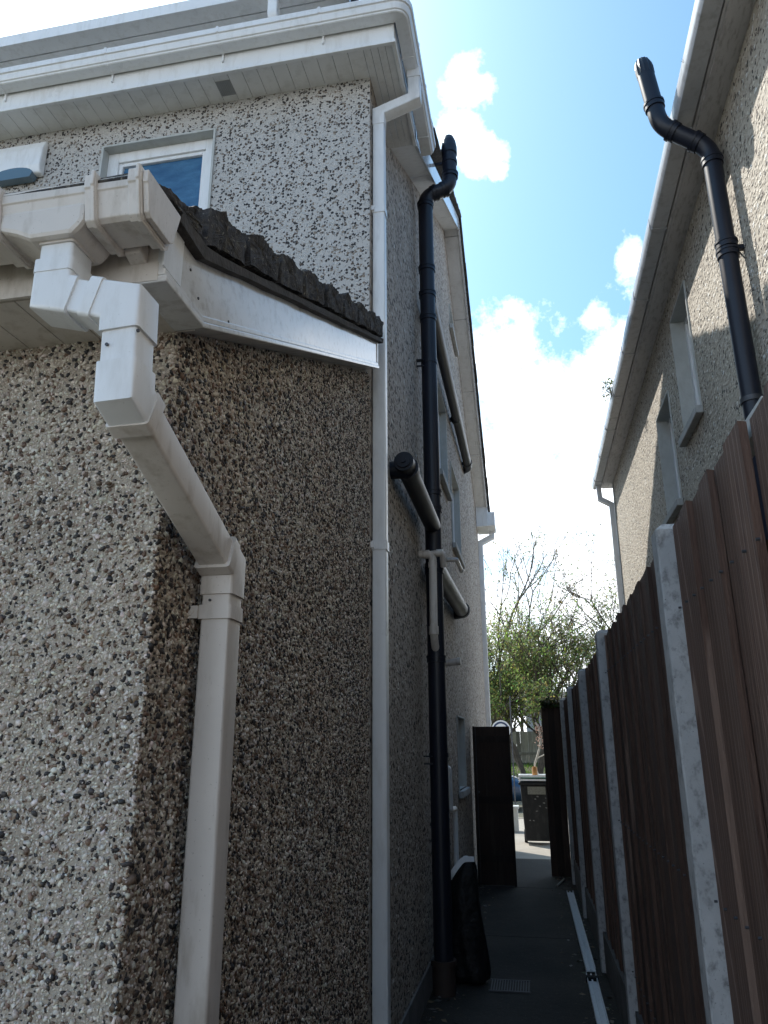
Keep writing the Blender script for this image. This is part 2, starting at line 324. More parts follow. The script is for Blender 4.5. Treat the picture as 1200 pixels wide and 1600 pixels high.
def stones(name, parent, O, U, V, Nn, w_, h_, step, rad, probs, tmpl='ico', mask=None, seed=1):
    g = np.random.default_rng(seed); TV, TF = (ICO_V, ICO_F) if tmpl == 'ico' else (OCT_V, OCT_F)
    nu, nv = int(w_ / step), int(h_ / step)
    uu, vv = np.meshgrid(np.arange(nu), np.arange(nv)); uu = uu.ravel() + .5 * (vv.ravel() % 2); vv = vv.ravel()
    uu = (uu + g.uniform(-.45, .45, uu.shape)) * step; vv = (vv + g.uniform(-.45, .45, vv.shape)) * step
    keep = g.random(uu.shape) < .93
    if mask is not None: keep &= mask(uu, vv)
    uu, vv = uu[keep], vv[keep]; k = len(uu)
    ci = g.choice(len(PAL), size=k, p=probs)
    sz = rad * g.lognormal(0, .36, k) * np.where(ci >= 4, 1.35, 1.0); sz = np.minimum(sz, rad * 2.1)
    sc3 = np.stack([sz, sz * g.uniform(.45, .95, k), sz * g.uniform(.30, .5, k)], 1)
    vert = TV[None] * g.uniform(.55, 1.35, (k, len(TV), 1)) * sc3[:, None, :]
    th = g.uniform(0, 2 * np.pi, k); tl = g.normal(0, .42, k); t2 = g.normal(0, .42, k)
    def rot(a, i, j):
        m_ = np.zeros((k, 3, 3)); 
        for q in range(3): m_[:, q, q] = 1
        m_[:, i, i] = np.cos(a); m_[:, j, j] = np.cos(a); m_[:, i, j] = -np.sin(a); m_[:, j, i] = np.sin(a); return m_
    M = rot(th, 0, 1) @ rot(tl, 0, 2) @ rot(t2, 1, 2)
    vert = np.einsum('kij,knj->kni', M, vert)
    nz = g.uniform(-.22, .22, k) * sz
    B = np.stack([np.array(U, float), np.array(V, float), np.array(Nn, float)])
    pos = np.stack([uu, vv, nz], 1)[:, None, :] + vert
    W = pos.reshape(-1, 3) @ B + np.array(O, float)
    F_ = (TF[None] + (np.arange(k) * len(TV))[:, None, None]).reshape(-1, 3)
    pu, pv = uu * 3.1 + seed, vv * 2.3
    fl = np.sin(pu * 1.7 + 1.3 * np.sin(pv * 1.3)) * np.sin(pv * 1.9 + np.sin(pu * 2.1)) * .5 + .5
    tone = 1 - .09 * fl[:, None] * np.array([.35, 1.0, 1.8]) / 1.0
    cols = np.clip(PAL[ci] * tone * g.uniform(.82, 1.18, (k, 1)) * g.uniform(.95, 1.05, (k, 3)), 0, .8)
    pw = parent.matrix_basis.translation
    me = bpy.data.meshes.new(name); me.vertices.add(len(W)); me.vertices.foreach_set('co', (W - np.array(pw)).astype(np.float32).ravel())
    me.loops.add(F_.size); me.loops.foreach_set('vertex_index', F_.astype(np.int32).ravel())
    me.polygons.add(len(F_)); me.polygons.foreach_set('loop_start', np.arange(0, F_.size, 3, dtype=np.int32))
    me.update(calc_edges=True)
    at = me.attributes.new('col', 'FLOAT_COLOR', 'FACE'); cc = np.ones((len(F_), 4), np.float32); cc[:, :3] = np.repeat(cols, len(TF), 0); at.data.foreach_set('color', cc.ravel())
    me.materials.append(STONE); o = bpy.data.objects.new(name, me); COL.objects.link(o); o.parent = parent
    return o
def window(parent, axis, c, a0, a1, z0, z1, depth, glass, sill=True, sgn=1, frame_w=.05, sill_out=.05, mull=None):
    """window in a wall at axis=c; sgn = direction into the wall; parts: window > pane, reveal, sill"""
    mb = MB(); gl = MB(); rv = MB(); sl_ = MB()
    def bx(m_, lo, hi, p0, p1, za, zb):
        a_, b_ = sorted((c + sgn * p0, c + sgn * p1))
        if axis == 'x': m_.box(a_, lo, za, b_, hi, zb)
        else: m_.box(lo, a_, za, hi, b_, zb)
    fw = frame_w; d0, d1 = depth - .045, depth + .03
    bx(mb, a0, a0 + fw, d0, d1, z0, z1); bx(mb, a1 - fw, a1, d0, d1, z0, z1)
    bx(mb, a0 + fw, a1 - fw, d0, d1, z0, z0 + fw); bx(mb, a0 + fw, a1 - fw, d0, d1, z1 - fw, z1)
    s2 = fw + .028; e0 = d0 + .014
    bx(mb, a0 + fw, a0 + s2, e0, d1, z0 + fw, z1 - fw); bx(mb, a1 - s2, a1 - fw, e0, d1, z0 + fw, z1 - fw)
    bx(mb, a0 + s2, a1 - s2, e0, d1, z0 + fw, z0 + s2); bx(mb, a0 + s2, a1 - s2, e0, d1, z1 - s2, z1 - fw)
    if mull: bx(mb, mull - .03, mull + .03, d0 + .004, d1, z0 + s2, z1 - s2)
    bx(gl, a0 + s2, a1 - s2, e0 + .02, e0 + .03, z0 + s2, z1 - s2)
    q = .014; o_ = -.012
    bx(rv, a0 - q, a0, o_, depth + .03, z0 - q, z1 + q); bx(rv, a1, a1 + q, o_, depth + .03, z0 - q, z1 + q)
    bx(rv, a0, a1, o_ - .001, depth + .03, z1, z1 + q); bx(rv, a0, a1, 0, depth + .03, z0 - q, z0)
    f = mb.build('window', PVC, parent, bevel=.004)
    build_sub(gl, 'pane', glass, f); build_sub(rv, 'reveal', REVEAL, f)
    if sill:
        bx(sl_, a0 - .05, a1 + .05, -sill_out, -.003, z0 - .075, z0 - .01); build_sub(sl_, 'sill', SILL, f, bevel=.006)
    return f

# ------------------------------------------------------------------ ground and setting
def grid_patch(x0, x1, y0, y1, z, name, m, zf=None, n_=1):
    mb = MB(); k = n_
    vs = [(x0 + (x1 - x0) * i / k, y0 + (y1 - y0) * j / k, (zf(x0 + (x1 - x0) * i / k, y0 + (y1 - y0) * j / k) if zf else z)) for j in range(k + 1) for i in range(k + 1)]
    fs = [(j * (k + 1) + i, j * (k + 1) + i + 1, (j + 1) * (k + 1) + i + 1, (j + 1) * (k + 1) + i) for j in range(k) for i in range(k)]
    mb.add(vs, fs); return mb.build(name, m)
struct(grid_patch(-260, 260, -60, 400, -.06, 'ground', EARTH))
mb = MB()
for a_, b_ in ((-4, 4.55), (4.56, 7.30), (7.31, 9.62), (9.63, 11.9)): mb.box(-.79, a_, -.05, .52, b_, 0)
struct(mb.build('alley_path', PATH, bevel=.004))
mb = MB(); mb.box(-9, 11.9, -.05, 9, 15.6, -.003); mb.box(.52, -4, -.05, 1.39, 11.9, -.006); struct(mb.build('driveway', DRIVE))
mb = MB(); mb.box(-60, 15.6, -.05, 60, 18.0, -.01)
mb.box(-60, 18.0, -.055, 60, 18.14, .0); o = struct(mb.build('pavement', DRIVE))
mb = MB(); mb.box(-60, 18.14, -.2, 60, 25.5, -.12); struct(mb.build('road', ROADM))
mb = MB(); mb.prism([(25.5, -.05), (30.5, .85), (60, 1.1), (60, -.1), (25.5, -.1)], 'x', -60, 60); struct(mb.build('bank', EARTH))
# grass on the bank: many blades, one object
mb = MB(); g = random.Random(3)
for i in range(9000):
    y = g.uniform(25.6, 30.4); x = g.uniform(-4, 4.5); z = -.05 + (y - 25.5) * .18; h = g.uniform(.05, .13); a = g.uniform(0, 3.14); dx, dy = .014 * math.cos(a), .014 * math.sin(a)
    mb.add([(x - dx, y - dy, z), (x + dx, y + dy, z), (x + g.uniform(-.04, .04), y, z + h)], [(0, 1, 2)], (g.uniform(.07, .14), g.uniform(.14, .22), .03))
o = mb.build('grass', LEAF); o['kind'] = 'stuff'

# ------------------------------------------------------------------ left house (main)
HX, HY0, HY1 = -.80, 3.70, 12.90
SOF = 5.73
def gable(y):
    pts = [(HY0, SOF), (4.25, SOF), (8.45, 8.18), (12.55, 5.55), (HY1, 5.55)]
    for (a, za), (b, zb) in zip(pts[:-1], pts[1:]):
        if a <= y <= b + 1e-6: return za + (zb - za) * (y - a) / (b - a)
    return 5.55
house = thing('house', 'pebbledashed two-storey house on the left with white eaves and gable verge', 'house', (HX, HY0, 0))
Wl = [(7.0, 7.80, 4.23, 5.21), (8.20, 9.20, 3.78, 4.75), (8.75, 9.45, 6.92, 7.22), (8.05, 8.82, 1.14, 1.86)]
side = sheet('x', HX, [HY0, 4.25, 8.45, 12.55, HY1], gable, .18, Wl)
sw = side.build('wall', DASH, house)
for (a0, a1, z0, z1) in Wl: window(house, 'x', HX, a0, a1, z0, z1, .11, GLASS, sgn=-1, sill=True)
WR = (-2.66, -1.86, 4.0, 5.50)
rear = sheet('y', HY0, [-5.2, HX], lambda a: SOF, 0, [WR])
rw = rear.build('wall', DASHR, house)
rw['label'] = 'pale pebbledashed rear wall under the eaves'
mb = MB(); mb.box(-5.2, HY1, 0, HX, HY1 + .02, 5.55); mb.box(-5.22, HY0, 0, -5.2, HY1, 5.6); mb.build('wall', DASH, house)
window(house, 'y', HY0, WR[0], WR[1], WR[2], WR[3], .10, GLASSB, sgn=1, frame_w=.08)
# opaque room behind the openings
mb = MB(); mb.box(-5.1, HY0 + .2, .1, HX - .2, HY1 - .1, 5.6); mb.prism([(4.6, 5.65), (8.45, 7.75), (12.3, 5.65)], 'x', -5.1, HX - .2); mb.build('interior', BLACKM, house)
mb = MB(); mb.box(HX - .02, HY0 + .02, 0, HX + .012, HY1, .18); mb.build('plinth', CONC, house, bevel=.004)
# soffit of the rear eave and its return: separate boards with fine gaps
mb = MB(); z0, z1 = SOF, SOF + .012; ye = HY0 - .215; xe = HX + .185
x = -5.2
while x < HX - .001:
    x2 = min(x + .1, HX); mb.box(x + .0015, ye, z0, x2 - .0015, HY0, z1); x = x2
for i in range(4):
    a = HX + i * (xe - HX) / 4; mb.box(a + .0015, ye, z0 + (0 if i % 2 else .001), a + (xe - HX) / 4 - .0015, 4.32, z1)
mb.build('soffit', PVC_SOF, house)
mb = MB(); mb.box(-1.80, ye + .05, z0 - .004, -1.70, HY0 - .05, z0 - .001)
for i in range(7): mb.box(-1.80 + .008 + i * .013, ye + .055, z0 - .007, -1.80 + .013 + i * .013, HY0 - .055, z0 - .004)
v_ = mb.build('soffit_vent', plain('vent_grey', (.30, .31, .32), .6), house)
mb = MB()
def fascia(path, zb, zt, th=.016): mb.sweep([(x_, y_, (zb + zt) / 2) for x_, y_ in path], [(-th / 2, -(zt - zb) / 2), (th / 2, -(zt - zb) / 2), (th / 2, (zt - zb) / 2), (-th / 2, (zt - zb) / 2)], side=(0, 1, 0) if path[0][1] == path[1][1] else (1, 0, 0))
fascia([(-5.2, ye - .008), (xe + .008, ye - .008), (xe + .008, 4.32)], SOF - .012, SOF + .19)
fascia([(-5.2, ye - .014), (xe + .014, ye - .014), (xe + .014, 4.32)], SOF - .016, SOF + .006, .024)
mb.build('fascia', PVC, house, bevel=.003)
# gable verge: soffit boards following the slope, barge board, dark tiles on top
mb = MB(); bb = MB(); tl = MB()
def verge(ya, yb):
    za, zb = gable(ya), gable(yb); L = math.hypot(yb - ya, zb - za); k = int(L / .1)
    dy, dz = (yb - ya) / k, (zb - za) / k
    for i in range(k):
        gap = .0018 if (i % 12) else .014
        y_a, z_a = ya + dy * i, za + dz * i; f0 = gap / .1; y_b, z_b = y_a + dy * (1 - f0), z_a + dz * (1 - f0)
        mb.add([(HX, y_a, z_a), (HX + .18, y_a, z_a), (HX + .18, y_b, z_b), (HX, y_b, z_b), (HX, y_a, z_a + .012), (HX + .18, y_a, z_a + .012), (HX + .18, y_b, z_b + .012), (HX, y_b, z_b + .012)],
               [(0, 3, 2, 1), (4, 5, 6, 7), (0, 1, 5, 4), (1, 2, 6, 5), (2, 3, 7, 6), (3, 0, 4, 7)])
verge(4.25, 8.45); verge(8.45, 12.55)
mb.build('soffit', PVC_SOF, house)
def strip(mb_, x0, x1, pts, lo, hi):
    for (a, za), (b, zb) in zip(pts[:-1], pts[1:]):
        mb_.add([(x0, a, za + lo), (x1, a, za + lo), (x1, b, zb + lo), (x0, b, zb + lo), (x0, a, za + hi), (x1, a, za + hi), (x1, b, zb + hi), (x0, b, zb + hi)],
                [(0, 3, 2, 1), (4, 5, 6, 7), (0, 1, 5, 4), (1, 2, 6, 5), (2, 3, 7, 6), (3, 0, 4, 7)])
gp = [(4.4, gable(4.4)), (8.45, 8.18), (12.75, 5.42)]
strip(bb, HX + .182, HX + .20, gp, -.02, .17); bb.build('barge_board', BARGE, house)
yy = 4.2; pts = []
# tiles: roof slabs with stepped courses
rf = MB()
def course(ya, za, yb, zb, nn):
    for i in range(nn):
        t0, t1 = i / nn, (i + 1) / nn
        a = (ya + (yb - ya) * t0, za + (zb - za) * t0); b = (ya + (yb - ya) * t1, za + (zb - za) * t1)
        rf.prism([(a[0], a[1]), (b[0], b[1]), (b[0], b[1] + .02), (a[0], a[1] + .045)], 'x', -5.3, HX + .235 + random.uniform(-.004, .004))
course(3.44, SOF + .19, 8.45, 8.18 + .175, 18); course(13.15, 5.35 + .13, 8.45, 8.18 + .175, 17)
rf.build('roof', TILE, house)
# front eave box at the far end
mb = MB(); mb.box(HX + .002, 12.56, 5.20, HX + .20, 13.12, 5.56); mb.box(-5.2, HY1 + .02, 5.24, HX, 13.12, 5.54); mb.build('soffit', PVC, house, bevel=.004)
# dormer above the rear eave
dm = MB(); dm.box(-5.2, 4.10, 5.9, -1.12, 8.0, 7.04); d = dm.build('dormer', PVC_SOF, house)
mb = MB(); mb.box(-5.2, 3.95, 6.80, -1.02, 4.11, 7.05); build_sub(mb, 'fascia', PVC, d)
mb = MB(); mb.sweep([(-5.2, 3.88, 6.85), (-1.0, 3.88, 6.85)], [(-.06, -.05), (.06, -.05), (.06, .05), (-.06, .05)]); build_sub(mb, 'gutter', PVC, d)
mb = MB(); mb.sweep(rounded([(-1.56, 3.88, 6.84), (-1.56, 3.88, 6.66), (-1.56, 3.98, 6.54)], .03), rsq(.036)); build_sub(mb, 'downpipe', PVC, d)
mb = MB(); mb.sweep([(-.98, 4.0, 6.2), (-.98, 4.0, 7.2)], circ(.03)); build_sub(mb, 'vent_pipe', BLACK, d)

# gutters ------------------------------------------------------------
OGEE = [(0, .004), (.004, 0), (.074, 0), (.080, .004), (.082, .012), (.090, .016), (.100, .046), (.101, .056), (.110, .060), (.112, .098), (.104, .100), (.100, .068), (0, .068)]
def gutter_sweep(mb_, path, prof, inward_side):
    mb_.sweep(path, prof, side=inward_side)
g1 = thing('rear_gutter', 'white moulded gutter along the main rear eave, turning the corner above the tall downpipe', 'gutter', (-.6, 3.4, 5.86))
cy = ye - .026; cx = xe + .026
path = [(-5.2, cy, 5.86), (cx - .10, cy, 5.86)] ; path = rounded([(-5.2, cy, 5.86), (cx, cy, 5.86), (cx, 4.62, 5.86)], .012, 2)
mb = MB(); mb.sweep(rounded([(-5.2, cy - .05, 5.86), (cx + .05, cy - .05, 5.86), (cx + .05, 4.58, 5.86)], .055, 6), [(-(a - .05), b) for a, b in OGEE], side=(0, 1, 0))
mb.build('gutter_channel', PVC, g1, smooth=28)
def clipring(mb_, p, d_, side_, prof, gr=.006, wd=.016):
    cxm = sum(a for a, b in prof) / len(prof); cym = sum(b for a, b in prof) / len(prof)
    pr = [(cxm + (a - cxm) * 1.08, cym + (b - cym) * 1.12) for a, b in prof]
    p = Vector(p); d_ = Vector(d_); mb_.sweep([p - d_ * wd / 2, p + d_ * wd / 2], pr, side=side_)
for x in (-3.3, -2.5, -1.72, -1.05): 
    mb = MB(); clipring(mb, (x, cy - .05, 5.86), (1, 0, 0), (0, 1, 0), [(-(a - .05), b) for a, b in OGEE]); mb.box(x - .006, cy - .004, 5.80, x + .006, cy + .012, 5.87); mb.build('bracket', PVC, g1)
for y in (3.72, 4.05, 4.4):
    mb = MB(); clipring(mb, (cx + .05, y, 5.86), (0, 1, 0), (-1, 0, 0), [(-(a - .05), b) for a, b in OGEE]); mb.build('bracket', PVC, g1)

# tall white downpipe of the main house --------------------------------
dp = thing('downpipe', 'tall white square downpipe running down the corner between the extension and the main gable', 'downpipe', (-.755, 3.79, 0))
H = .037
mb = MB(); mb.sweep([(-.757, 3.79, .02), (-.757, 3.79, 5.46)], rsq(H)); mb.build('pipe', PVC, dp, smooth=40)
mb = MB(); mb.sweep([(-.757, 3.79, 5.40), (-.757, 3.79, 5.50), (-.53, 3.85, 5.645), (-.53, 3.85, 5.87)], rsq(H + .003)); mb.build('offset_bend', PVC, dp, smooth=40)
for z in (4.72, 2.58):
    mb = MB(); mb.sweep([(-.757, 3.79, z), (-.757, 3.79, z + .05)], rsq(H + .005)); mb.box(-.80, 3.735, z + .01, -.78, 3.85, z + .04); mb.build('collar', PVC, dp, smooth=40)
mb = MB(); mb.sweep([(-.53, 3.85, 5.80), (-.53, 3.85, 5.88)], rsq(.045)); mb.build('outlet', PVC, dp, smooth=40)

# far front gutter and downpipe ----------------------------------------
g2 = thing('front_gutter', 'short end of the white gutter on the far front eave of the left house', 'gutter', (-.6, 13.1, 5.2))
mb = MB(); mb.sweep([(-5.2, 13.18, 5.30), (-.50, 13.18, 5.30)], [(-.06, -.02), (.02, -.06), (.06, -.05), (.06, .10), (-.06, .10)], side=(0, 1, 0)); mb.build('gutter_channel', PVC, g2)
mb = MB(); mb.box(-.60, 12.62, 5.22, -.48, 13.12, 5.47); mb.build('stop_end', PVC, g2, bevel=.01)
d2 = thing('downpipe', 'white downpipe on the far front corner of the left house beside the dark gate', 'downpipe', (-.74, 12.97, 0))
mb = MB(); mb.sweep([(-.768, 12.97, .0), (-.768, 12.97, 5.0), (-.56, 13.02, 5.12), (-.56, 13.05, 5.3)], rsq(.045)); mb.build('pipe', PVC, d2, smooth=40)
for z in (1.9, 3.9): mb = MB(); mb.sweep([(-.768, 12.97, z), (-.768, 12.97, z + .05)], rsq(.052)); mb.build('collar', PVC, d2, smooth=40)

# outside light on the rear wall ----------------------------------------
lt = thing('wall_light', 'white curved bulkhead light on the rear wall, left of the bathroom window', 'lamp', (-3.3, HY0, 5.35))
mb = MB()
prof = [(HY0, 5.34), (HY0, 5.62), (HY0 - .03, 5.625), (HY0 - .055, 5.55), (HY0 - .065, 5.40), (HY0 - .05, 5.34)]
mb.prism(prof, 'x', -3.50, -3.10); lo = mb.build('housing', PVC, lt, bevel=.012)
mb = MB()
for i in range(10):
    a = math.pi * i / 9; mb
arc = [(-3.30 - .155 * math.cos(math.pi * i / 12), 5.335 + .055 * math.sin(math.pi * i / 12)) for i in range(13)]
mb.prism([(a, b) for a, b in arc] + [(-3.16, 5.30), (-3.44, 5.30)], 'y', HY0 - .069, HY0 - .012); mb.build('lens', glass_mat('lamp_lens', (.10, .16, .21)), lt)

# ------------------------------------------------------------------ extension
EX, EY = -.80, 1.475
ext = thing('house_extension', 'single-storey pebbledashed lean-to extension nearest the camera with dark tiled verge', 'extension', (EX, EY, 0))
mb = MB(); mb.prism([(EY, 0), (HY0 - .002, 0), (HY0 - .002, 3.62), (EY, 2.60)], 'x', -3.4, EX); mb.build('wall', MORTAR, ext)
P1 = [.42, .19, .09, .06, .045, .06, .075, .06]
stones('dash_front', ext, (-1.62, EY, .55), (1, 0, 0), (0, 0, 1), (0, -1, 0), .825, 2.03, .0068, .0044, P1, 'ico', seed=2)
P2 = [.27, .16, .10, .06, .06, .10, .13, .12]  # extra dark stones put the side face's grazing shade into its colour
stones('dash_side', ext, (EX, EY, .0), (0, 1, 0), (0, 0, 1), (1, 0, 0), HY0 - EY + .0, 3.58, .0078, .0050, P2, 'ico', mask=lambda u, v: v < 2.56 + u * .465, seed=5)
# rough arris so the corner is not a ruled line
stones('dash_corner', ext, (EX - .003, EY + .003, .2), (.7071, .7071, 0), (0, 0, 1), (.7071, -.7071, 0), .014, 2.35, .0075, .0066, P1, 'ico', seed=9)
# roof: verge edge profile, stepped courses, roll tiles
rt = MB()
def rough_prism(mb_, poly, x0, x1, nx, amp, seed):
    g_ = random.Random(seed); n_ = len(poly); V_ = []; F_ = []
    for k in range(nx + 1):
        x_ = x0 + (x1 - x0) * k / nx
        for (a, b) in poly: V_.append((x_ + (g_.uniform(-amp, amp) if k == nx else 0), a + g_.uniform(-amp, amp), b + g_.uniform(-amp, amp)))
    for k in range(nx):
        for i in range(n_): F_.append((k * n_ + i, k * n_ + (i + 1) % n_, (k + 1) * n_ + (i + 1) % n_, (k + 1) * n_ + i))
    F_ += [tuple(range(n_))[::-1], tuple(range(nx * n_, nx * n_ + n_))]; mb_.add(V_, F_)
SL = .463
def zb(y): return 2.712 + SL * (y - 1.41)
y = 1.12; i = 0; g_ = random.Random(4)
while y < 3.60:
    y2 = min(y + .265, 3.63); yo = y2 + .05
    lo = lambda q: (2.668 + (q - 1.12) * .15) if q < 1.41 else zb(q)
    segs = 7
    ov = .012 if i else 0
    bot = [(y - ov + (y2 + ov - y) * k / segs, lo(y - ov + (y2 + ov - y) * k / segs) + .018) for k in range(segs + 1)]
    top0 = [(y - ov + (y2 + ov - y) * k / segs, (2.705 if y < 1.3 else zb(y) + .125 + .028 * math.sin(min(1, k / 1.5) * 1.57)) + (y2 - y) * k / segs * (.455 if y > 1.3 else .40)) for k in range(segs + 1)]
    if i == 0: top0 = [(1.115, 2.694), (1.13, 2.712), (1.17, 2.728), (1.22, 2.75), (1.28, 2.774), (1.33, 2.80), (1.38, 2.80), (1.385, 2.80)][:segs + 1]
    rough_prism(rt, bot + top0[::-1], -3.4, -.745, 1, .004, i)
    # the rolled verge tile standing a little proud of its course
    tb = [(a, b - .045) for a, b in top0[1:]]; tt_ = [(a, b - .012 + .012 * math.sin(k)) for k, (a, b) in enumerate(top0[1:])]
    rough_prism(rt, [(a, b + .02) for a, b in bot[1:]] + tt_[::-1], -.75, -.702 + g_.uniform(-.006, .004), 1, .005, i + 40)
    y = y2; i += 1
roof = rt.build('roof', TILE, ext)
sb = roof.modifiers.new('sub', 'SUBSURF'); sb.subdivision_type = 'SIMPLE'; sb.levels = sb.render_levels = 2
tx = bpy.data.textures.new('tile_noise', 'CLOUDS'); tx.noise_scale = .07
dmod = roof.modifiers.new('disp', 'DISPLACE'); dmod.texture = tx; dmod.strength = .012; dmod.mid_level = .5; dmod.texture_coords = 'GLOBAL'
sb.levels = sb.render_levels = 4
tx2 = bpy.data.textures.new('tile_grit', 'CLOUDS'); tx2.noise_scale = .018; tx2.noise_depth = 3
d2m = roof.modifiers.new('disp2', 'DISPLACE'); d2m.texture = tx2; d2m.strength = .010; d2m.mid_level = .5; d2m.texture_coords = 'GLOBAL'
mb = MB()
ys = [1.28, 1.41] + [1.41 + (3.64 - 1.41) * k / 24 for k in range(1, 25)]
rough_prism(mb, [(q, (2.712 if q <= 1.41 else zb(q)) - .004) for q in ys] + [(q, (2.72 if q <= 1.41 else zb(q)) + .022) for q in ys[::-1]], -.80, -.706, 1, .0025, 77)
mb.build('verge_bedding', plain('verge_mortar', (.06, .055, .052), .95, .4, 20, bump=.006), ext)
# fascia, soffit and barge board of the extension
mb = MB(); mb.box(-3.4, 1.270, 2.565, -.747, 1.284, 2.705); mb.sweep([(-3.4, 1.270, 2.578), (-.743, 1.270, 2.578)], [(-.010, -.024), (.004, -.024), (.004, .022), (-.004, .022), (-.006, .008), (-.010, .0)], side=(0, -1, 0))
mb.build('fascia', PVC_OLD, ext)
mb = MB(); x = -3.4
while x < -.76: mb.box(x + .0015, 1.284, 2.558, min(x + .1, -.752) - .0015, EY + .004, 2.566); x += .1
mb.build('soffit', PVC_OLD, ext)
def barge_poly(y0, y1, lo, hi):      # lo, hi above the lower line
    f = lambda q: 2.553 if q <= 1.463 else 2.553 + (q - 1.463) * .4735
    tp = lambda q: 2.712 if q <= 1.42 else zb(q) + .002
    ys_ = [q for q in (y0, 1.42, 1.463, y1) if y0 <= q <= y1]; ys_ = sorted(set(ys_))
    return ys_, f, tp
mb = MB(); ys_, f, tp = barge_poly(1.268, 3.60, 0, 1)
mb.prism([(q, f(q) + .03) for q in ys_] + [(q, tp(q)) for q in ys_[::-1]], 'x', -.746, -.732)
bgo = mb.build('barge_board', BARGE, ext)
mb = MB()
mb.prism([(q, f(q)) for q in ys_] + [(q, f(q) + .016) for q in ys_[::-1]], 'x', -.80, -.722)
mb.prism([(q, f(q) + .017) for q in ys_] + [(q, f(q) + .034) for q in ys_[::-1]], 'x', -.744, -.727)
build_sub(mb, 'trim', BARGE, bgo, bevel=.003)
mb = MB(); mb.prism([(1.262, f(1.27) + .036), (1.345, f(1.3) + .036), (1.345, 2.712), (1.262, 2.712)], 'x', -.733, -.7285); build_sub(mb, 'corner_cover', PVC, bgo)
mb = MB(); mb.prism([(3.572, f(3.572) + .036), (3.604, f(3.604) + .036), (3.604, tp(3.6)), (3.572, tp(3.57))], 'x', -.733, -.7285)
build_sub(mb, 'corner_cover', PVC, bgo)
mb = MB()
for (py, pz) in ((1.39, 2.665), (1.44, 2.62), (1.62, 2.665), (2.95, 3.27), (3.53, 3.56)):
    mb = MB(); mb.sweep([(-.7325, py, pz), (-.7295, py, pz)], circ(.0035, 8)); build_sub(mb, 'nail', STEEL, bgo)
# gutter of the extension
ge = thing('gutter', 'large cream gutter on the extension with union bands, nearest the camera', 'gutter', (-.9, 1.2, 2.62))
SQP = [(1.118, 2.703), (1.118, 2.677), (1.121, 2.675), (1.134, 2.620), (1.144, 2.613), (1.224, 2.613), (1.236, 2.622), (1.258, 2.703)]
mb = MB(); mb.prism(SQP, 'x', -3.4, -.707); mb.build('gutter_channel', PVC_OLD, ge, bevel=.003)
def ring(x, wd, k=1.0, gr=.008):
    cy_, cz_ = 1.188, 2.66; m_ = MB()
    def sc_(e): return [(cy_ + (a - cy_) * (1 + e / .07), cz_ + (b - cz_) * (1 + e / .045)) for a, b in SQP]
    m_.prism(sc_(gr), 'x', x - wd / 2, x + wd / 2); return m_
for x, wd in ((-1.045, .034), (-.822, .026), (-.724, .030)):
    mb = ring(x, wd); mb.prism([(1.188 + (a - 1.188) * 1.20, 2.66 + (b - 2.66) * 1.30) for a, b in SQP], 'x', x - .004 + wd * .3, x + .004 + wd * .3); mb.build('union_band', PVC_OLD, ge, bevel=.002)
mb = ring(-.702, .012, gr=.003); mb.build('stop_end', PVC_OLD, ge, bevel=.002)
mb = MB(); mb.prism([(-1.03, 2.66), (-1.03, 2.615), (-.985, 2.600), (-.955, 2.585), (-.860, 2.585), (-.845, 2.600), (-.835, 2.615), (-.835, 2.66)], 'y', 1.1225, 1.238); mb.build('running_outlet', PVC_OLD, ge, bevel=.010)
for x in (-1.0, -.79): mb = MB(); mb.prism([(1.236, 2.61), (1.27, 2.60), (1.27, 2.64), (1.236, 2.66)], 'x', x - .02, x + .02); mb.build('bracket', PVC_OLD, ge, bevel=.004)
# near downpipe with its bends
nd = thing('downpipe', 'near white square downpipe bending from the extension gutter round its corner to the ground', 'downpipe', (-.755, 1.70, 0))
P = [Vector(q) for q in [(-.904, 1.18, 2.60), (-.902, 1.18, 2.468), (-.744, 1.18, 2.425), (-.734, 1.185, 2.215), (-.735, 1.705, 2.040), (-.738, 1.705, 1.0), (-.740, 1.705, .02)]]
P[3] = Vector((-.735, 1.18, 2.238)); P[4] = Vector((-.736, 1.70, 2.02))
Hn = .0375
mb = MB(); mb.sweep([P[0], P[1], P[2], P[3]], rsq(Hn, .008, 4), side=(0, 1, 0)); mb.build('offset_pipe', PVC, nd, smooth=40)
u = (P[4] - P[3]).normalized()
mb = MB(); mb.sweep([P[3] + u * .02, P[4], P[5], P[6]], rsq(Hn, .008, 4), side=(1, 0, 0)); mb.build('pipe', PVC_OLD, nd, smooth=40)
def sleeve(mb_, pts, h, side_): mb_.sweep(pts, rsq(h, .009, 4), side=side_)
def unit(a, b): return (b - a).normalized()
def elbow(name, A, B, C, la, lb, h, side_, m_=PVC):
    mb_ = MB(); sleeve(mb_, [B - unit(A, B) * la, B, B + unit(B, C) * lb], h, side_); return mb_.build(name, m_, nd, smooth=40)
elbow('elbow', P[0], P[1], P[2], .062, .052, .0425, (0, 1, 0)); elbow('elbow', P[1], P[2], P[3], .055, .062, .0425, (0, 1, 0))
mb = MB(); sleeve(mb, [P[2] - unit(P[1], P[2]) * .078, P[2] - unit(P[1], P[2]) * .052], .0455, (0, 1, 0)); mb.build('collar', PVC, nd, smooth=40)
mb = MB(); sleeve(mb, [P[0] + Vector((0, 0, .01)), P[0] - Vector((0, 0, .02))], .0415, (0, 1, 0)); mb.build('collar', PVC_OLD, nd, smooth=40)
mb = MB(); sleeve(mb, [P[1] + Vector((0, 0, .045)), P[1] + Vector((0, 0, .075))], .0440, (0, 1, 0)); mb.build('collar', PVC, nd, smooth=40)
elbow('elbow', P[2], P[3], P[4], .058, .055, .0425, (1, 0, 0)); elbow('elbow', P[3], P[4], P[5], .050, .075, .0425, (1, 0, 0), PVC_OLD)
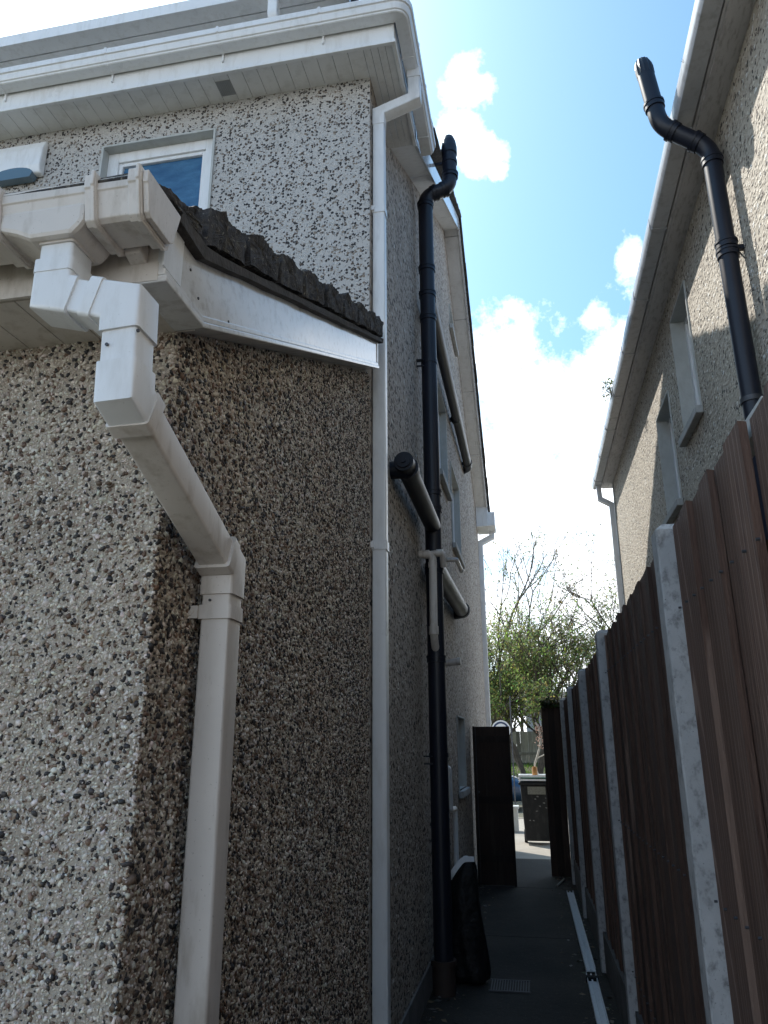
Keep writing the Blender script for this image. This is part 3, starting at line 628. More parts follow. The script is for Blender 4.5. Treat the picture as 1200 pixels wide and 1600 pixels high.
mb = MB(); sleeve(mb, [P[3] + u * .035, P[3] + u * .066], .0455, (1, 0, 0)); mb.build('collar', PVC_OLD, nd, smooth=40)
mb = MB(); sleeve(mb, [P[4] - u * .062, P[4] - u * .030], .0455, (1, 0, 0)); mb.build('collar', PVC_OLD, nd, smooth=40)
z = 1.885
mb = MB(); sleeve(mb, [Vector((-.737, 1.70, z)), Vector((-.737, 1.70, z + .034))], .0425, (1, 0, 0)); mb.box(-.805, 1.655, z + .002, -.778, 1.665, z + .032); mb.box(-.80, 1.72, z + .002, -.778, 1.742, z + .032)
mb.sweep([(-.795, 1.652, z + .017), (-.795, 1.662, z + .017)], circ(.008, 10)); mb.build('pipe_clip', PVC_OLD, nd, smooth=40)
mb = MB()
for q in ((-.702, 1.144, 2.355), (-.76, 1.1415, 2.33), (-.77, 1.6615, 1.955), (-.75, 1.6615, 1.93)): mb = MB(); mb.sweep([q, (q[0] + (.004 if q[0] > -.71 else 0), q[1] - (.003 if q[0] < -.71 else 0), q[2])], circ(.0035, 8)); mb.build('screw', STEEL, nd)

# ------------------------------------------------------------------ black soil stack of the left house
def pipe(mb_, pts, r, rad=.0, k=24, side=None): mb_.sweep(rounded(pts, rad, 8) if rad else pts, circ(r, k), side=side)
def collar(mb_, p, d_, r, L=.05):
    p = Vector(p); d_ = Vector(d_).normalized(); mb_.sweep([p - d_ * L / 2, p + d_ * L / 2], circ(r, 24))
    mb_.sweep([p + d_ * (L / 2 - .012), p + d_ * (L / 2 + .004)], circ(r + .004, 24))
ss = thing('soil_stack', 'black soil stack climbing the left gable wall and kinking out past the verge', 'soil pipe', (-.70, 5.66, 0))
SX, SY = -.702, 5.66; r = .066
mb = MB(); pipe(mb, [(SX, SY, .19), (SX, SY, 6.40), (-.475, SY + .03, 6.50), (-.468, SY + .03, 6.93)], r, .09); mb.build('pipe', BLACK, ss, smooth=50)
mb = MB(); mb.sweep([(-.468, SY + .03, 6.90), (-.468, SY + .03, 6.99), (-.468, SY + .03, 7.04), (-.468, SY + .03, 7.075)], circ(.058)); 
mb = MB()
zz = [(6.86, .073), (6.94, .073), (7.01, .062), (7.06, .044), (7.085, .014)]
for (za, ra), (zb_, rb) in zip(zz[:-1], zz[1:]):
    k = 20; mb.add([(-.468 + ra * math.cos(2 * math.pi * i / k), SY + .03 + ra * math.sin(2 * math.pi * i / k), za) for i in range(k)] + [(-.468 + rb * math.cos(2 * math.pi * i / k), SY + .03 + rb * math.sin(2 * math.pi * i / k), zb_) for i in range(k)], [(i, (i + 1) % k, k + (i + 1) % k, k + i) for i in range(k)])
mb.build('vent_cowl', BLACK, ss, smooth=50)
for (p_, d_) in [((SX, SY, 6.30), (0, 0, 1)), ((-.62, SY + .01, 6.435), (1, .1, .42)), ((-.53, SY + .025, 6.477), (1, .1, .42)), ((-.468, SY + .03, 6.62), (0, 0, 1)), ((SX, SY, 5.62), (0, 0, 1)), ((SX, SY, 5.36), (0, 0, 1)), ((SX, SY, 5.12), (0, 0, 1)), ((SX, SY, 3.52), (0, 0, 1)), ((SX, SY, 3.38), (0, 0, 1)), ((SX, SY, 2.88), (0, 0, 1)), ((SX, SY, 2.2), (0, 0, 1))]:
    mb = MB(); collar(mb, p_, d_, .073, .045); mb.build('collar', BLACK, ss, smooth=50)
mb = MB(); pipe(mb, [(SX, SY, 3.24), (SX - .002, 4.36, 3.27)], .064, 0); collar(mb, (SX, 4.42, 3.27), (0, -1, 0), .072, .08)
mb.sweep([(SX, 4.36, 3.27), (SX, 4.26, 3.27)], circ(.062, 24)); mb.sweep([(SX, 4.27, 3.27), (SX, 4.245, 3.27)], circ(.045, 24)); mb.sweep([(SX, 4.25, 3.27), (SX, 4.235, 3.27)], circ(.018, 12))
mb.sweep(rounded([(-.82, 4.36, 3.25), (SX, 4.36, 3.25), (SX, 4.5, 3.27)], .05), circ(.057)); mb.build('branch_pipe', BLACK, ss, smooth=50)
mb = MB(); pipe(mb, [(SX, SY, 2.92), (SX - .005, 8.1, 2.97), (-.84, 8.2, 2.97)], .075, .07); collar(mb, (SX, 8.0, 2.97), (0, 1, 0), .083, .05); mb.build('branch_pipe', BLACK, ss, smooth=50)
for z in (4.68, 1.5):
    mb = MB(); mb.sweep([(SX, SY, z), (SX, SY, z + .03)], circ(.071)); mb.box(-.80, SY - .09, z + .004, -.74, SY - .05, z + .012); mb.box(-.80, SY - .075, z - .05, -.74, SY - .065, z - .038); mb.build('pipe_clip', BLACK, ss)
mb = MB(); mb.box(-.62, SY + .02, 6.76, -.47, SY + .04, 6.785); mb.sweep([(-.468, SY + .03, 6.755), (-.468, SY + .03, 6.79)], circ(.071)); mb.build('pipe_clip', BLACK, ss)
tp_ = MB(); tp_.sweep([(SX, SY, 0), (SX, SY, .20)], circ(.078)); tp_.sweep([(SX, SY, .175), (SX, SY, .205)], circ(.088)); tag(tp_.build('drain_socket', TERRA, None, smooth=50, loc=(SX, SY, 0)), 'brown clay drain socket at the foot of the black soil stack', 'drain pipe')
wp = thing('waste_pipe', 'slim black waste pipe running along the upper left gable wall to the soil stack', 'waste pipe', (-.72, 10.2, 5.38))
mb = MB(); pipe(mb, [(SX + .01, SY + .05, 5.33), (-.725, 10.15, 5.40), (-.84, 10.28, 5.40)], .058, .09); mb.build('pipe', BLACK, wp, smooth=50)
for y in (8.35, 9.95):
    z = 5.33 + (y - 5.7) * .0157; mb = MB(); mb.sweep([(-.72, y - .03, z), (-.72, y + .03, z)], circ(.066)); mb.box(-.80, y - .03, z - .03, -.745, y + .01, z + .01); mb.build('pipe_clip', BLACK, wp)

# white waste pipes -----------------------------------------------------
def wpipe(name, label, pts, r, rad, rings=(), m_=PVC_OLD):
    t_ = thing(name, label, 'waste pipe', pts[0]); mb_ = MB(); pipe(mb_, pts, r, rad, 16); mb_.build('pipe', m_, t_, smooth=50)
    for p_, d_, rr, L in rings:
        m2 = MB(); m2.sweep([Vector(p_) - Vector(d_) * L / 2, Vector(p_) + Vector(d_) * L / 2], circ(rr, 16)); m2.build('collar', m_, t_, smooth=50)
    return t_
t_ = wpipe('waste_pipe', 'small white waste pipe with a tee hanging beside the black soil stack', [(-.83, 5.53, 2.985), (-.695, 5.53, 2.985), (-.70, 5.53, 2.36), (-.70, 5.62, 2.27)], .030, .05,
      [((-.74, 5.53, 2.985), (1, 0, 0), .034, .04), ((-.698, 5.53, 2.90), (0, 0, 1), .034, .04), ((-.70, 5.53, 2.40), (0, 0, 1), .036, .06), ((-.64, 5.53, 2.99), (1, 0, 0), .03, .05)])
mb = MB(); pipe(mb, [(-.72, 5.53, 2.985), (-.62, 5.53, 2.995), (-.62, 5.60, 2.90)], .024, .03, 16); mb.build('tee', PVC_OLD, t_, smooth=50)
wpipe('waste_pipe', 'white pipe stub poking from the left wall under the sill of the second window', [(-.83, 7.55, 3.42), (-.70, 7.55, 3.42), (-.69, 8.0, 3.40)], .022, .02, [((-.69, 7.97, 3.4), (0, 1, 0), .028, .05)])
wpipe('overflow_pipe', 'thin white overflow stub beside the sloping black branch pipe', [(-.83, 7.1, 3.02), (-.71, 7.1, 3.03)], .013, 0)
wpipe('overflow_pipe', 'short white overflow stub on the left wall below the lower black branch', [(-.83, 7.15, 2.32), (-.66, 7.15, 2.335)], .033, 0, [((-.67, 7.15, 2.335), (1, 0, 0), .037, .03)])
wpipe('waste_pipe', 'thin white waste pipe dropping beside the small ground-floor window', [(-.83, 6.6, 1.40), (-.73, 6.6, 1.40), (-.735, 6.66, 1.06), (-.735, 7.0, 1.05), (-.735, 7.0, .50)], .021, .03, [((-.78, 6.6, 1.40), (1, 0, 0), .026, .08), ((-.735, 7.0, .9), (0, 0, 1), .025, .05)], m_=PVC)
wpipe('hooked_pipe', 'short hooked white pipe end above the black sack', [(-.83, 6.9, .50), (-.74, 6.9, .50), (-.70, 6.75, .62), (-.62, 6.75, .70), (-.60, 6.72, .55)], .022, .04, m_=PVC)

# black sack ------------------------------------------------------------
sk = thing('refuse_sack', 'tall black plastic sack slumped against the wall at the foot of the soil stack', 'sack', (-.56, 5.95, 0))
g_ = random.Random(11); ZS = [0, .04, .18, .35, .52, .66, .74, .78]; WX = [.125, .14, .135, .125, .115, .098, .07, .02]; CX = [-.55, -.55, -.56, -.572, -.58, -.57, -.55, -.53]
V_ = []; F_ = []; k = 28
for j, z in enumerate(ZS):
    for i in range(k):
        a = 2 * math.pi * i / k; rr = 1 + .10 * math.sin(5 * a + j) + .06 * math.sin(9 * a + 2 * j) + g_.uniform(-.03, .03)
        V_.append((CX[j] + WX[j] * rr * math.cos(a), 5.95 + WX[j] * .8 * rr * math.sin(a), z + (0 if j in (0,) else .02 * math.sin(3 * a + j))))
for j in range(len(ZS) - 1):
    for i in range(k): F_.append((j * k + i, j * k + (i + 1) % k, (j + 1) * k + (i + 1) % k, (j + 1) * k + i))
F_ += [tuple(range(k))[::-1], tuple(range((len(ZS) - 1) * k, len(ZS) * k))]
mb = MB(); mb.add(V_, F_); o = mb.build('sack_body', SACK, sk, smooth=80); s_ = o.modifiers.new('s', 'SUBSURF'); s_.levels = s_.render_levels = 1
mb = MB(); mb.sweep(rounded([(-.68, 5.84, .66), (-.63, 5.83, .73), (-.57, 5.85, .80), (-.49, 5.87, .80)], .03, 4), [(-.018, -.004), (.018, -.004), (.018, .004), (-.018, .004)]); mb.build('folded_rim', PVC, sk, smooth=50)

# drain grate, loose gutter lengths, stick ---------------------------------
dg = thing('drain_grate', 'galvanised drain grate set flush in the dark alley path', 'drain', (-.28, 5.9, 0))
mb = MB()
for i in range(15): mb.box(-.405 + i * .018, 5.77, .002, -.399 + i * .018, 6.01, .010)
for y in (5.76, 6.01): mb.box(-.415, y, .002, -.14, y + .012, .012)
mb.build('bars', STEEL, dg)
lg = thing('gutter_length', 'white plastic trim length lying on the path along the foot of the fence, far one', 'gutter', (.26, 8, 0))
def trim_len(parent, p0, p1, seed):
    p0, p1 = Vector(p0), Vector(p1); mb_ = MB()
    mb_.sweep([p0, p1], [(-.035, 0), (.035, 0), (.035, .028), (.030, .028), (.028, .008), (.006, .008), (.006, .020), (-.004, .020), (-.004, .008), (-.028, .008), (-.030, .030), (-.035, .030)], side=(-1, 0, 0)); mb_.build('strip', PVC, parent)
trim_len(lg, (.288, 6.3, .012), (.266, 9.35, .004), 1)
lg2 = thing('gutter_length', 'white plastic trim length lying on the path nearest the camera, with a black strap', 'gutter', (.28, 5, 0))
trim_len(lg2, (.285, 3.9, .004), (.283, 6.22, .004), 2)
mb = MB(); mb.box(.242, 6.08, .0, .326, 6.13, .036); mb.build('strap', BLACKM, lg2)
mb = MB(); mb.sweep([(.13, 9.70, .012), (.23, 10.15, .02)], circ(.012, 8)); tag(mb.build('stick', GREYB, None, loc=(.18, 9.9, 0)), 'short pale stick on the path beyond the trim lengths', 'stick')

# dead leaves, grit and moss lying along the edges of the path: one object nobody could count
mb = MB(); g_ = random.Random(21)
for i in range(900):
    y = g_.uniform(3.2, 12.0); e = abs(g_.gauss(0, .10)); x = (-.78 + e) if g_.random() < .5 else (.44 - .012 * y - e); l = g_.uniform(.004, .018) if i % 4 else g_.uniform(.015, .032); a = g_.uniform(0, 6.28); h = g_.uniform(.003, .014)
    ca, sa = math.cos(a) * l, math.sin(a) * l; cc = g_.choice([(.12, .08, .04), (.18, .13, .07), (.05, .07, .02), (.14, .13, .12), (.07, .05, .03)])
    mb.add([(x - ca, y - sa, .003), (x + sa * .5, y - ca * .5, h), (x + ca, y + sa, h * .6), (x - sa * .5, y + ca * .5, .004)], [(0, 1, 2, 3)], cc)
o = mb.build('leaf_litter', STONE); o['kind'] = 'stuff'
# ------------------------------------------------------------------ fence on the right
fence = thing('fence', 'dark brown board fence with concrete posts and gravel boards along the right of the alley', 'fence', (.40, 5, 0))
def fx(y): return .445 - .0125 * y
posts = [(2.42, 2.25), (4.61, 2.22), (6.34, 2.15), (8.13, 2.13), (9.9, 2.11)]
def ftop(y):
    return float(np.interp(y, [0, 2.4, 4.6, 6.3, 8.1, 9.9], [2.25, 2.25, 2.20, 2.15, 2.125, 2.10]))
for (y, zt) in posts:
    x = fx(y); mb = MB(); g_ = random.Random(int(y * 10)); n_ = 16
    V_ = []; F_ = []
    pr = [(x, y + .004), (x + .004, y), (x + .115, y), (x + .115, y + .10), (x + .004, y + .10), (x, y + .096)]
    for j in range(n_ + 1):
        z = zt * j / n_
        for a, b in pr: V_.append((a + g_.uniform(-.0012, .0012), b + g_.uniform(-.0012, .0012), z + (g_.uniform(-.004, .004) if j < n_ else 0)))
    # weathered (chamfered) top
    for a, b in pr: V_.append((x + .055 + (a - x - .055) * .55, y + .05 + (b - y - .05) * .55, zt + .022))
    for j in range(n_ + 1):
        for i in range(6): F_.append((j * 6 + i, j * 6 + (i + 1) % 6, (j + 1) * 6 + (i + 1) % 6, (j + 1) * 6 + i))
    F_ += [tuple(range(6))[::-1], tuple(range((n_ + 1) * 6, (n_ + 2) * 6))]
    mb.add(V_, F_); mb.build('post', POSTM, fence)
ends = [-1.2] + [p[0] for p in posts] + [10.45]
for a, b in zip([-1.2, 2.52, 4.71, 6.44, 8.23, 10.0], [2.42, 4.61, 6.34, 8.13, 9.9, 10.45]):
    mb = MB(); g_ = random.Random(int(a * 100)); y = a; i = 0
    while y < b - .01:
        w_ = g_.uniform(.125, .165) if a < 2.5 else g_.uniform(.11, .14)
        y2 = min(b, y + w_); pr_ = ((.013 if a < 2.5 else .007) if i % 2 else 0) + g_.uniform(-.002, .002)
        xf = fx((y + y2) / 2) + .050 - pr_; gp_ = (-.012 if not i % 2 else 0) + (.0 if i % 3 else .010)
        zt = ftop((y + y2) / 2) + g_.uniform(-.003, .003)
        # tilted feather-edge board
        tilt = g_.uniform(.002, .008); col = (g_.uniform(0, 1), g_.random(), g_.random())
        mb.add([(xf, y + .001, .27), (xf + .018, y + .001, .27), (xf + .018, y2 - gp_, .27), (xf + tilt, y2 - gp_, .27), (xf, y + .001, zt), (xf + .018, y + .001, zt - .003), (xf + .018, y2 - gp_, zt - .003), (xf + tilt, y2 - gp_, zt + g_.uniform(-.004, .004))],
               [(0, 3, 2, 1), (4, 5, 6, 7), (0, 1, 5, 4), (1, 2, 6, 5), (2, 3, 7, 6), (3, 0, 4, 7)], col)
        y = y2; i += 1
    nl = MB(); y_ = a + .05
    while a < 4.5 and y_ < b:
        for z in (.46, 1.19, 1.985): nl.sweep([(fx(y_) + .028, y_, z), (fx(y_) + .036, y_, z)], circ(.0035, 6))
        y_ += .1
    for z in (.42, 1.15, 1.95): mb.box(fx(a) + .072, a, z, fx(b) + .105, b, z + .07, (.3, .2, .5))
    mb.box(fx((a + b) / 2) + .071, a, .3, fx((a + b) / 2) + .075, b, 1.98, (.1, .1, .1))
    pn_ = mb.build('panel', WOOD, fence)
    if nl.v: nlo = build_sub(nl, 'nail_heads', STEEL, pn_); nlo['kind'] = 'stuff'
    mb = MB(); mb.add([(fx(a) + .03, a, 0), (fx(a) + .08, a, 0), (fx(b) + .08, b, 0), (fx(b) + .03, b, 0), (fx(a) + .03, a, .27), (fx(a) + .08, a, .27), (fx(b) + .08, b, .27), (fx(b) + .03, b, .27)], [(0, 3, 2, 1), (4, 5, 6, 7), (0, 1, 5, 4), (1, 2, 6, 5), (2, 3, 7, 6), (3, 0, 4, 7)]); mb.build('gravel_board', GRAVB, fence)
mb = MB(); mb.box(.492, 1.50, 2.225, .53, 2.40, 2.272); mb.build('capping_rail', SILL, fence)
# end screen of the fence (perpendicular) and open gate leaf
es = thing('gate_leaf', 'very dark boarded gate leaf standing out from the far end of the fence', 'gate', (.2, 10.45, 0))
mb = MB(); g_ = random.Random(5); x = .09
while x < .33: mb.box(x, 10.42, 0.004, x + .0815, 10.45 - g_.uniform(0, .004), 2.05 + g_.uniform(-.01, .01), (g_.random(), g_.random(), .3)); x += .081
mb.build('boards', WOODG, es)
for z in (.4, 1.6): mb = MB(); mb.box(.10, 10.45, z, .33, 10.49, z + .1); mb.build('rail', WOODG, es)
gl_ = thing('gate_leaf', 'dark brown gate leaf standing open against the left house wall', 'gate', (-.55, 9.72, 0))
mb = MB(); x = -.755
while x < -.33: mb.box(x, 9.70, .004, x + .0865, 9.722 - .003 * (int(x * 100) % 2), 1.79, (.5, .3, .2)); x += .086
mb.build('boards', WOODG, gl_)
mb = MB()
for z in (.25, .9, 1.6): mb.box(-.75, 9.68, z, -.33, 9.699, z + .08)
mb.box(-.77, 9.66, 0.0, -.745, 9.70, 1.795); mb.box(-.345, 9.66, 0.0, -.318, 9.70, 1.79)
mb.build('frame', WOODG, gl_)
mb = MB(); mb.box(-.736, 9.655, .03, -.730, 9.66, 1.78); mb.sweep([(-.72, 9.655, 1.03), (-.72, 9.63, 1.03)], circ(.015, 8)); mb.build('bolt_rod', STEEL, gl_)

# ------------------------------------------------------------------ neighbour's house on the right
NX, NY1, NZ = 1.40, 11.3, 5.41
nb = thing('house', "neighbouring pebbledashed house on the right behind the fence with two slim windows", 'house', (NX, NY1, 0))
Wn = [(5.58, 6.20, 4.06, 5.15), (6.66, 7.34, 3.66, 4.70)]
nsh = sheet('x', NX, [-3.5, NY1], lambda a: NZ, 0, Wn); nsh.build('wall', DASHN, nb)
for (a0, a1, z0, z1) in Wn: window(nb, 'x', NX, a0, a1, z0, z1, .15, GLASS, sgn=1, sill_out=.06)
mb = MB(); mb.box(NX, NY1, 0, 8, NY1 + .02, NZ); mb.box(NX, -3.52, 0, 8, -3.5, NZ); mb.box(7.98, -3.5, 0, 8, NY1, NZ); mb.build('wall', DASHN, nb)
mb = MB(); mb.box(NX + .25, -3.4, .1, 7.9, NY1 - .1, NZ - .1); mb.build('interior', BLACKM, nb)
NSOF = plain('painted_soffit', (.58, .57, .58), .65, .08, 2.5, bump=.001, bscale=20, dirt=(.20, .19, .18), dirt_amt=.7, dscale=(8, 2, 8))
mb = MB(); mb.box(1.262, -3.6, NZ, NX + .02, NY1 + .25, NZ + .02); mb.box(NX, NY1 + .02, NZ, 8, NY1 + .25, NZ + .02); mb.build('soffit', NSOF, nb, bevel=.003)
mb = MB(); mb.box(1.244, -3.6, NZ + .012, 1.262, NY1 + .25, NZ + .17); mb.build('fascia', NSOF, nb)
mb = MB(); NR = [(1.12, NZ + .13), (5.0, NZ + 2.3), (5.0, NZ + 2.35), (1.12, NZ + .18)]
mb.add([(1.17, -3.6, NZ + .13), (1.17, NY1 + .35, NZ + .13), (4.8, NY1 - 3.4, NZ + 2.4), (4.8, -3.6, NZ + 2.4), (8.3, -3.6, NZ + .15), (8.3, NY1 + .35, NZ + .15)], [(0, 1, 2, 3), (1, 5, 2), (5, 4, 3, 2)]); mb.build('roof', TILE, nb)
mb = MB(); mb.box(NX - .012, NY1 - .02, 0, NX + .02, NY1 + .022, NZ - .002); mb.build('corner_bead', REVEAL, nb)
ng = thing('gutter', "neighbour's grey-white gutter running the length of the right-hand eave", 'gutter', (1.18, 11.3, 5.4))
mb = MB(); mb.sweep([(1.118, -3.6, NZ + .01), (1.118, NY1 + .30, NZ + .01)], [(0, .02), (-.012, .0), (-.112, .0), (-.122, .012), (-.122, .10), (-.112, .10), (-.112, .07), (-.006, .07), (-.006, .105), (.006, .105), (.006, .04)], side=(-1, 0, 0))
NGM = plain('old_gutter', (.50, .52, .56), .3, .06, 3, dirt=(.2, .2, .2), dirt_amt=.5)
mb.build('gutter_channel', NGM, ng, smooth=30)
for y in (2.2, 3.2, 4.2, 5.2, 6.2, 7.2, 8.2, 9.2, 10.2, 11.2):
    mb = MB(); mb.sweep([(1.118, y, NZ + .008), (1.118, y + .025, NZ + .008)], [(.003, .015), (-.008, -.004), (-.121, -.004), (-.121, .02), (-.121, .09), (.010, .09), (.010, .03)], side=(-1, 0, 0)); mb.build('bracket', NGM, ng)
nd2 = thing('downpipe', "neighbour's white downpipe with a square offset at the far corner of the right house", 'downpipe', (1.35, 11.36, 0))
mb = MB(); mb.sweep([(1.352, NY1 + .055, 0), (1.352, NY1 + .055, 5.08), (1.20, NY1 + .12, 5.20), (1.19, NY1 + .12, 5.42)], rsq(.036)); mb.build('pipe', PVC, nd2, smooth=40)
for z in (4.2, 2.6): mb = MB(); mb.sweep([(1.352, NY1 + .055, z), (1.352, NY1 + .055, z + .05)], rsq(.042)); mb.build('collar', PVC, nd2, smooth=40)
ns = thing('soil_stack', 'black soil pipe on the neighbouring house, kinked out under its eave with a slotted cowl', 'soil pipe', (1.31, 4.15, 0))
A = [(1.315, 4.15, 0.0), (1.308, 4.15, 5.19), (1.03, 4.15, 5.42), (.985, 4.15, 5.86)]
mb = MB(); pipe(mb, A, .055, .09); mb.build('pipe', BLACK, ns, smooth=50)
zz = [(5.84, .058), (5.90, .060), (5.93, .056), (5.965, .045), (5.975, .02)]
mb = MB(); ux = (Vector(A[3]) - Vector(A[2])).normalized()
prv = None
for (z_, r_) in zz:
    cx_ = .985 - (z_ - 5.86) * .10; ring_ = [(cx_ + r_ * (1 - .08 * (i % 2)) * math.cos(2 * math.pi * i / 28), 4.15 + r_ * (1 - .08 * (i % 2)) * math.sin(2 * math.pi * i / 28), z_) for i in range(28)]
    if prv: mb.add(prv + ring_, [(i, (i + 1) % 28, 28 + (i + 1) % 28, 28 + i) for i in range(28)])
    prv = ring_
mb.build('vent_cowl', BLACK, ns)
for p_, d_ in [((1.308, 4.15, 5.08), (0, 0, 1)), ((1.235, 4.15, 5.25), (-1, 0, .83)), ((1.105, 4.15, 5.358), (-1, 0, .83)), ((1.013, 4.15, 5.58), (-.1, 0, 1)), ((1.31, 4.15, 4.46), (0, 0, 1)), ((1.31, 4.15, 4.40), (0, 0, 1))]:
    mb = MB(); collar(mb, p_, d_, .063, .045); mb.build('collar', BLACK, ns, smooth=50)
mb = MB(); mb.box(1.33, 4.13, 4.42, 1.42, 4.16, 4.45); mb.sweep([(1.36, 4.19, 4.43), (1.42, 4.24, 4.47)], circ(.007, 8)); mb.build('pipe_clip', BLACK, ns)
mb = MB(); mb.sweep([(1.31, 4.15, 3.42), (1.31, 4.15, 3.45)], circ(.062)); mb.build('collar', STEEL, ns, smooth=50)
# weeds in the neighbour's gutter
g_ = random.Random(8)
for (y, n_, s_, lab) in ((8.30, 120, .17, 'bushy weed growing from the far part of the right gutter'), (3.75, 3, .03, 'tiny dark tuft on the rim of the right gutter near the black pipe')):
    mb = MB()
    for i in range(n_):
        c_ = Vector((1.105 + g_.uniform(-.5, .3) * s_, y + g_.uniform(-.8, .8) * s_, NZ + .09 + g_.uniform(-.3, 1.1) * s_)); a = Vector((g_.gauss(0, 1), g_.gauss(0, 1), g_.gauss(0, 1))).normalized(); b = a.orthogonal().normalized()
        base = Vector((1.12, y, NZ + .08)); (mb.add([base + b * .003, base - b * .003, base + a * .003, c_], [(0, 1, 3), (1, 2, 3), (2, 0, 3)], (.07, .06, .03)) if i % 2 == 0 else None)
        l = s_ * .17; mb.add([c_ - a * l, c_ - b * l * .35, c_ + a * l, c_ + b * l * .35], [(0, 1, 2, 3)], (.05 + g_.random() * .04, .07 + g_.random() * .05, .03))
    tag(mb.build('weed', LEAF, None, loc=(1.12, y, NZ)), lab, 'plant')

# ------------------------------------------------------------------ things beyond the alley
bn = thing('wheelie_bin', 'black wheelie bin with a pale label in the sunlight beyond the gate', 'bin', (-.1, 13.6, 0))
mb = MB(); V_ = [(-.265, 13.42, .06), (.14, 13.42, .06), (.17, 13.85, .06), (-.27, 13.85, .06), (-.31, 13.36, .93), (.165, 13.36, .93), (.20, 13.95, .93), (-.32, 13.95, .93)]
mb.add(V_, [(0, 3, 2, 1), (4, 5, 6, 7), (0, 1, 5, 4), (1, 2, 6, 5), (2, 3, 7, 6), (3, 0, 4, 7)]); body = mb.build('body', BINM, bn, bevel=.02)
mb = MB(); mb.box(-.335, 13.33, .925, .19, 14.0, .965); mb.box(-.30, 13.42, .965, .16, 13.9, .985); mb.build('lid', BINM, bn, bevel=.012)
for x in (-.29, .13):
    mb = MB(); mb.sweep([(x, 13.80, .1), (x + .05, 13.80, .1)], circ(.1, 24)); mb.build('wheel', BLACKM, bn, smooth=40)
mb = MB(); mb.sweep([(-.25, 14.03, .93), (.12, 14.03, .93)], circ(.015, 12)); mb.build('handle', BINM, bn)
mb = MB(); mb.box(-.19, 13.352, .78, .10, 13.357, .90); mb.build('label', plain('bin_label', (.20, .20, .17), .6, .3, 60), bn)
g_ = random.Random(2); STK = plain('sticker', (.16, .16, .16), .6, .5, 80)
for i in range(9):
    mb = MB()
    x, z = g_.uniform(-.20, .10), g_.uniform(.36, .74); s_ = g_.uniform(.018, .04); yb = 13.357 + (.93 - z) * .068
    mb.add([(x, yb, z), (x + s_, yb, z + g_.uniform(-.01, .01)), (x + s_ * .8, yb, z + s_ * .6), (x - s_ * .2, yb, z + s_ * .5)], [(0, 1, 2, 3)]); mb.build('worn_sticker', STK, bn)
tr_ = thing('slatted_tray', 'white and green slatted tray lying on top of the black wheelie bin', 'tray', (-.1, 13.6, .99))
mb = MB()
for i in range(6): mb.box(-.31, 13.36 + i * .09, 1.055, .19, 13.40 + i * .09, 1.075)
mb.box(-.33, 13.34, .99, -.30, 13.88, 1.08); mb.box(.17, 13.34, .99, .20, 13.88, 1.08); mb.box(-.30, 13.34, .99, .17, 13.36, 1.02); mb.box(-.30, 13.34, 1.05, .17, 13.36, 1.08); mb.box(-.30, 13.87, .99, .17, 13.88, 1.08); mb.build('slats', PVC, tr_)
mb = MB(); mb.box(-.29, 13.365, .992, .16, 13.865, 1.04); mb.build('lining', plain('green_plastic', (.03, .12, .08), .5), tr_)
mb = MB(); mb.sweep([(-.055, 13.35 + .1, 1.078), (-.055, 13.45, 1.20)], circ(.045, 14)); mb.sweep([(-.055, 13.45, 1.2), (-.055, 13.45, 1.215)], circ(.03, 14)); tag(mb.build('tub', ORANGE, None, smooth=40, loc=(-.055, 13.45, 1.08)), 'small orange tub standing on the slatted tray', 'tub')
br = thing('dry_branch', 'bent pale dried branch with reddish seed heads rising behind the orange tub', 'branch', (0, 13.6, 1.08))
mb = MB(); mb.sweep(rounded([(.0, 13.6, 1.08), (-.06, 13.6, 1.22), (.02, 13.6, 1.42), (.08, 13.6, 1.62), (.06, 13.6, 1.85), (.0, 13.6, 1.93)], .1, 5), circ(.016, 8)); mb.sweep([(-.03, 13.6, 1.33), (.12, 13.62, 1.40)], circ(.010, 8)); mb.build('stem', plain('pale_stem', (.5, .46, .4), .7), br)
mb = MB(); g_ = random.Random(6)
for i in range(70):
    c_ = Vector((g_.gauss(.07, .04), 13.6 + g_.gauss(0, .03), g_.uniform(1.5, 1.88))); s_ = .014; mb.add([c_ + Vector(q) * s_ for q in OCT_V.tolist()], [tuple(f) for f in OCT_F.tolist()])
mb.build('seed_heads', plain('seed_red', (.35, .22, .17), .8, .4, 40), br)

# parked car, side on
car = thing('parked_car', 'dark blue hatchback on the road, only its nose showing past the open gate', 'car', (-2.3, 21.2, -.12))
def car_part(st, name, m_, yc=21.2):
    mb_ = MB(); V_ = []; n_ = len(st[0][1])
    for (x_, sec) in st:
        for (yy_, zz_) in sec: V_.append((x_, yc + yy_, zz_ - .12))
    F_ = [(j * n_ + i, j * n_ + (i + 1) % n_, (j + 1) * n_ + (i + 1) % n_, (j + 1) * n_ + i) for j in range(len(st) - 1) for i in range(n_)]
    F_ += [tuple(range(n_)), tuple(range((len(st) - 1) * n_, len(st) * n_))]; mb_.add(V_, F_)
    return mb_
def sec(wd, zb_, zt, sh=.86): return [(-wd, zb_), (-wd * 1.02, zb_ + (zt - zb_) * .45), (-wd * .98, zb_ + (zt - zb_) * .8), (-wd * sh, zt), (wd * sh, zt), (wd * .98, zb_ + (zt - zb_) * .8), (wd * 1.02, zb_ + (zt - zb_) * .45), (wd, zb_)]
o = car_part([(-4.30, sec(.60, .35, .75)), (-4.22, sec(.78, .22, .92)), (-3.6, sec(.85, .2, 1.0)), (-2.4, sec(.86, .2, .99)), (-1.55, sec(.86, .2, 1.02)), (-1.1, sec(.85, .2, .98)), (-.6, sec(.82, .22, .90)), (-.36, sec(.74, .24, .78)), (-.27, sec(.60, .3, .62))], 'body', CARP).build('body', CARP, car, smooth=50)
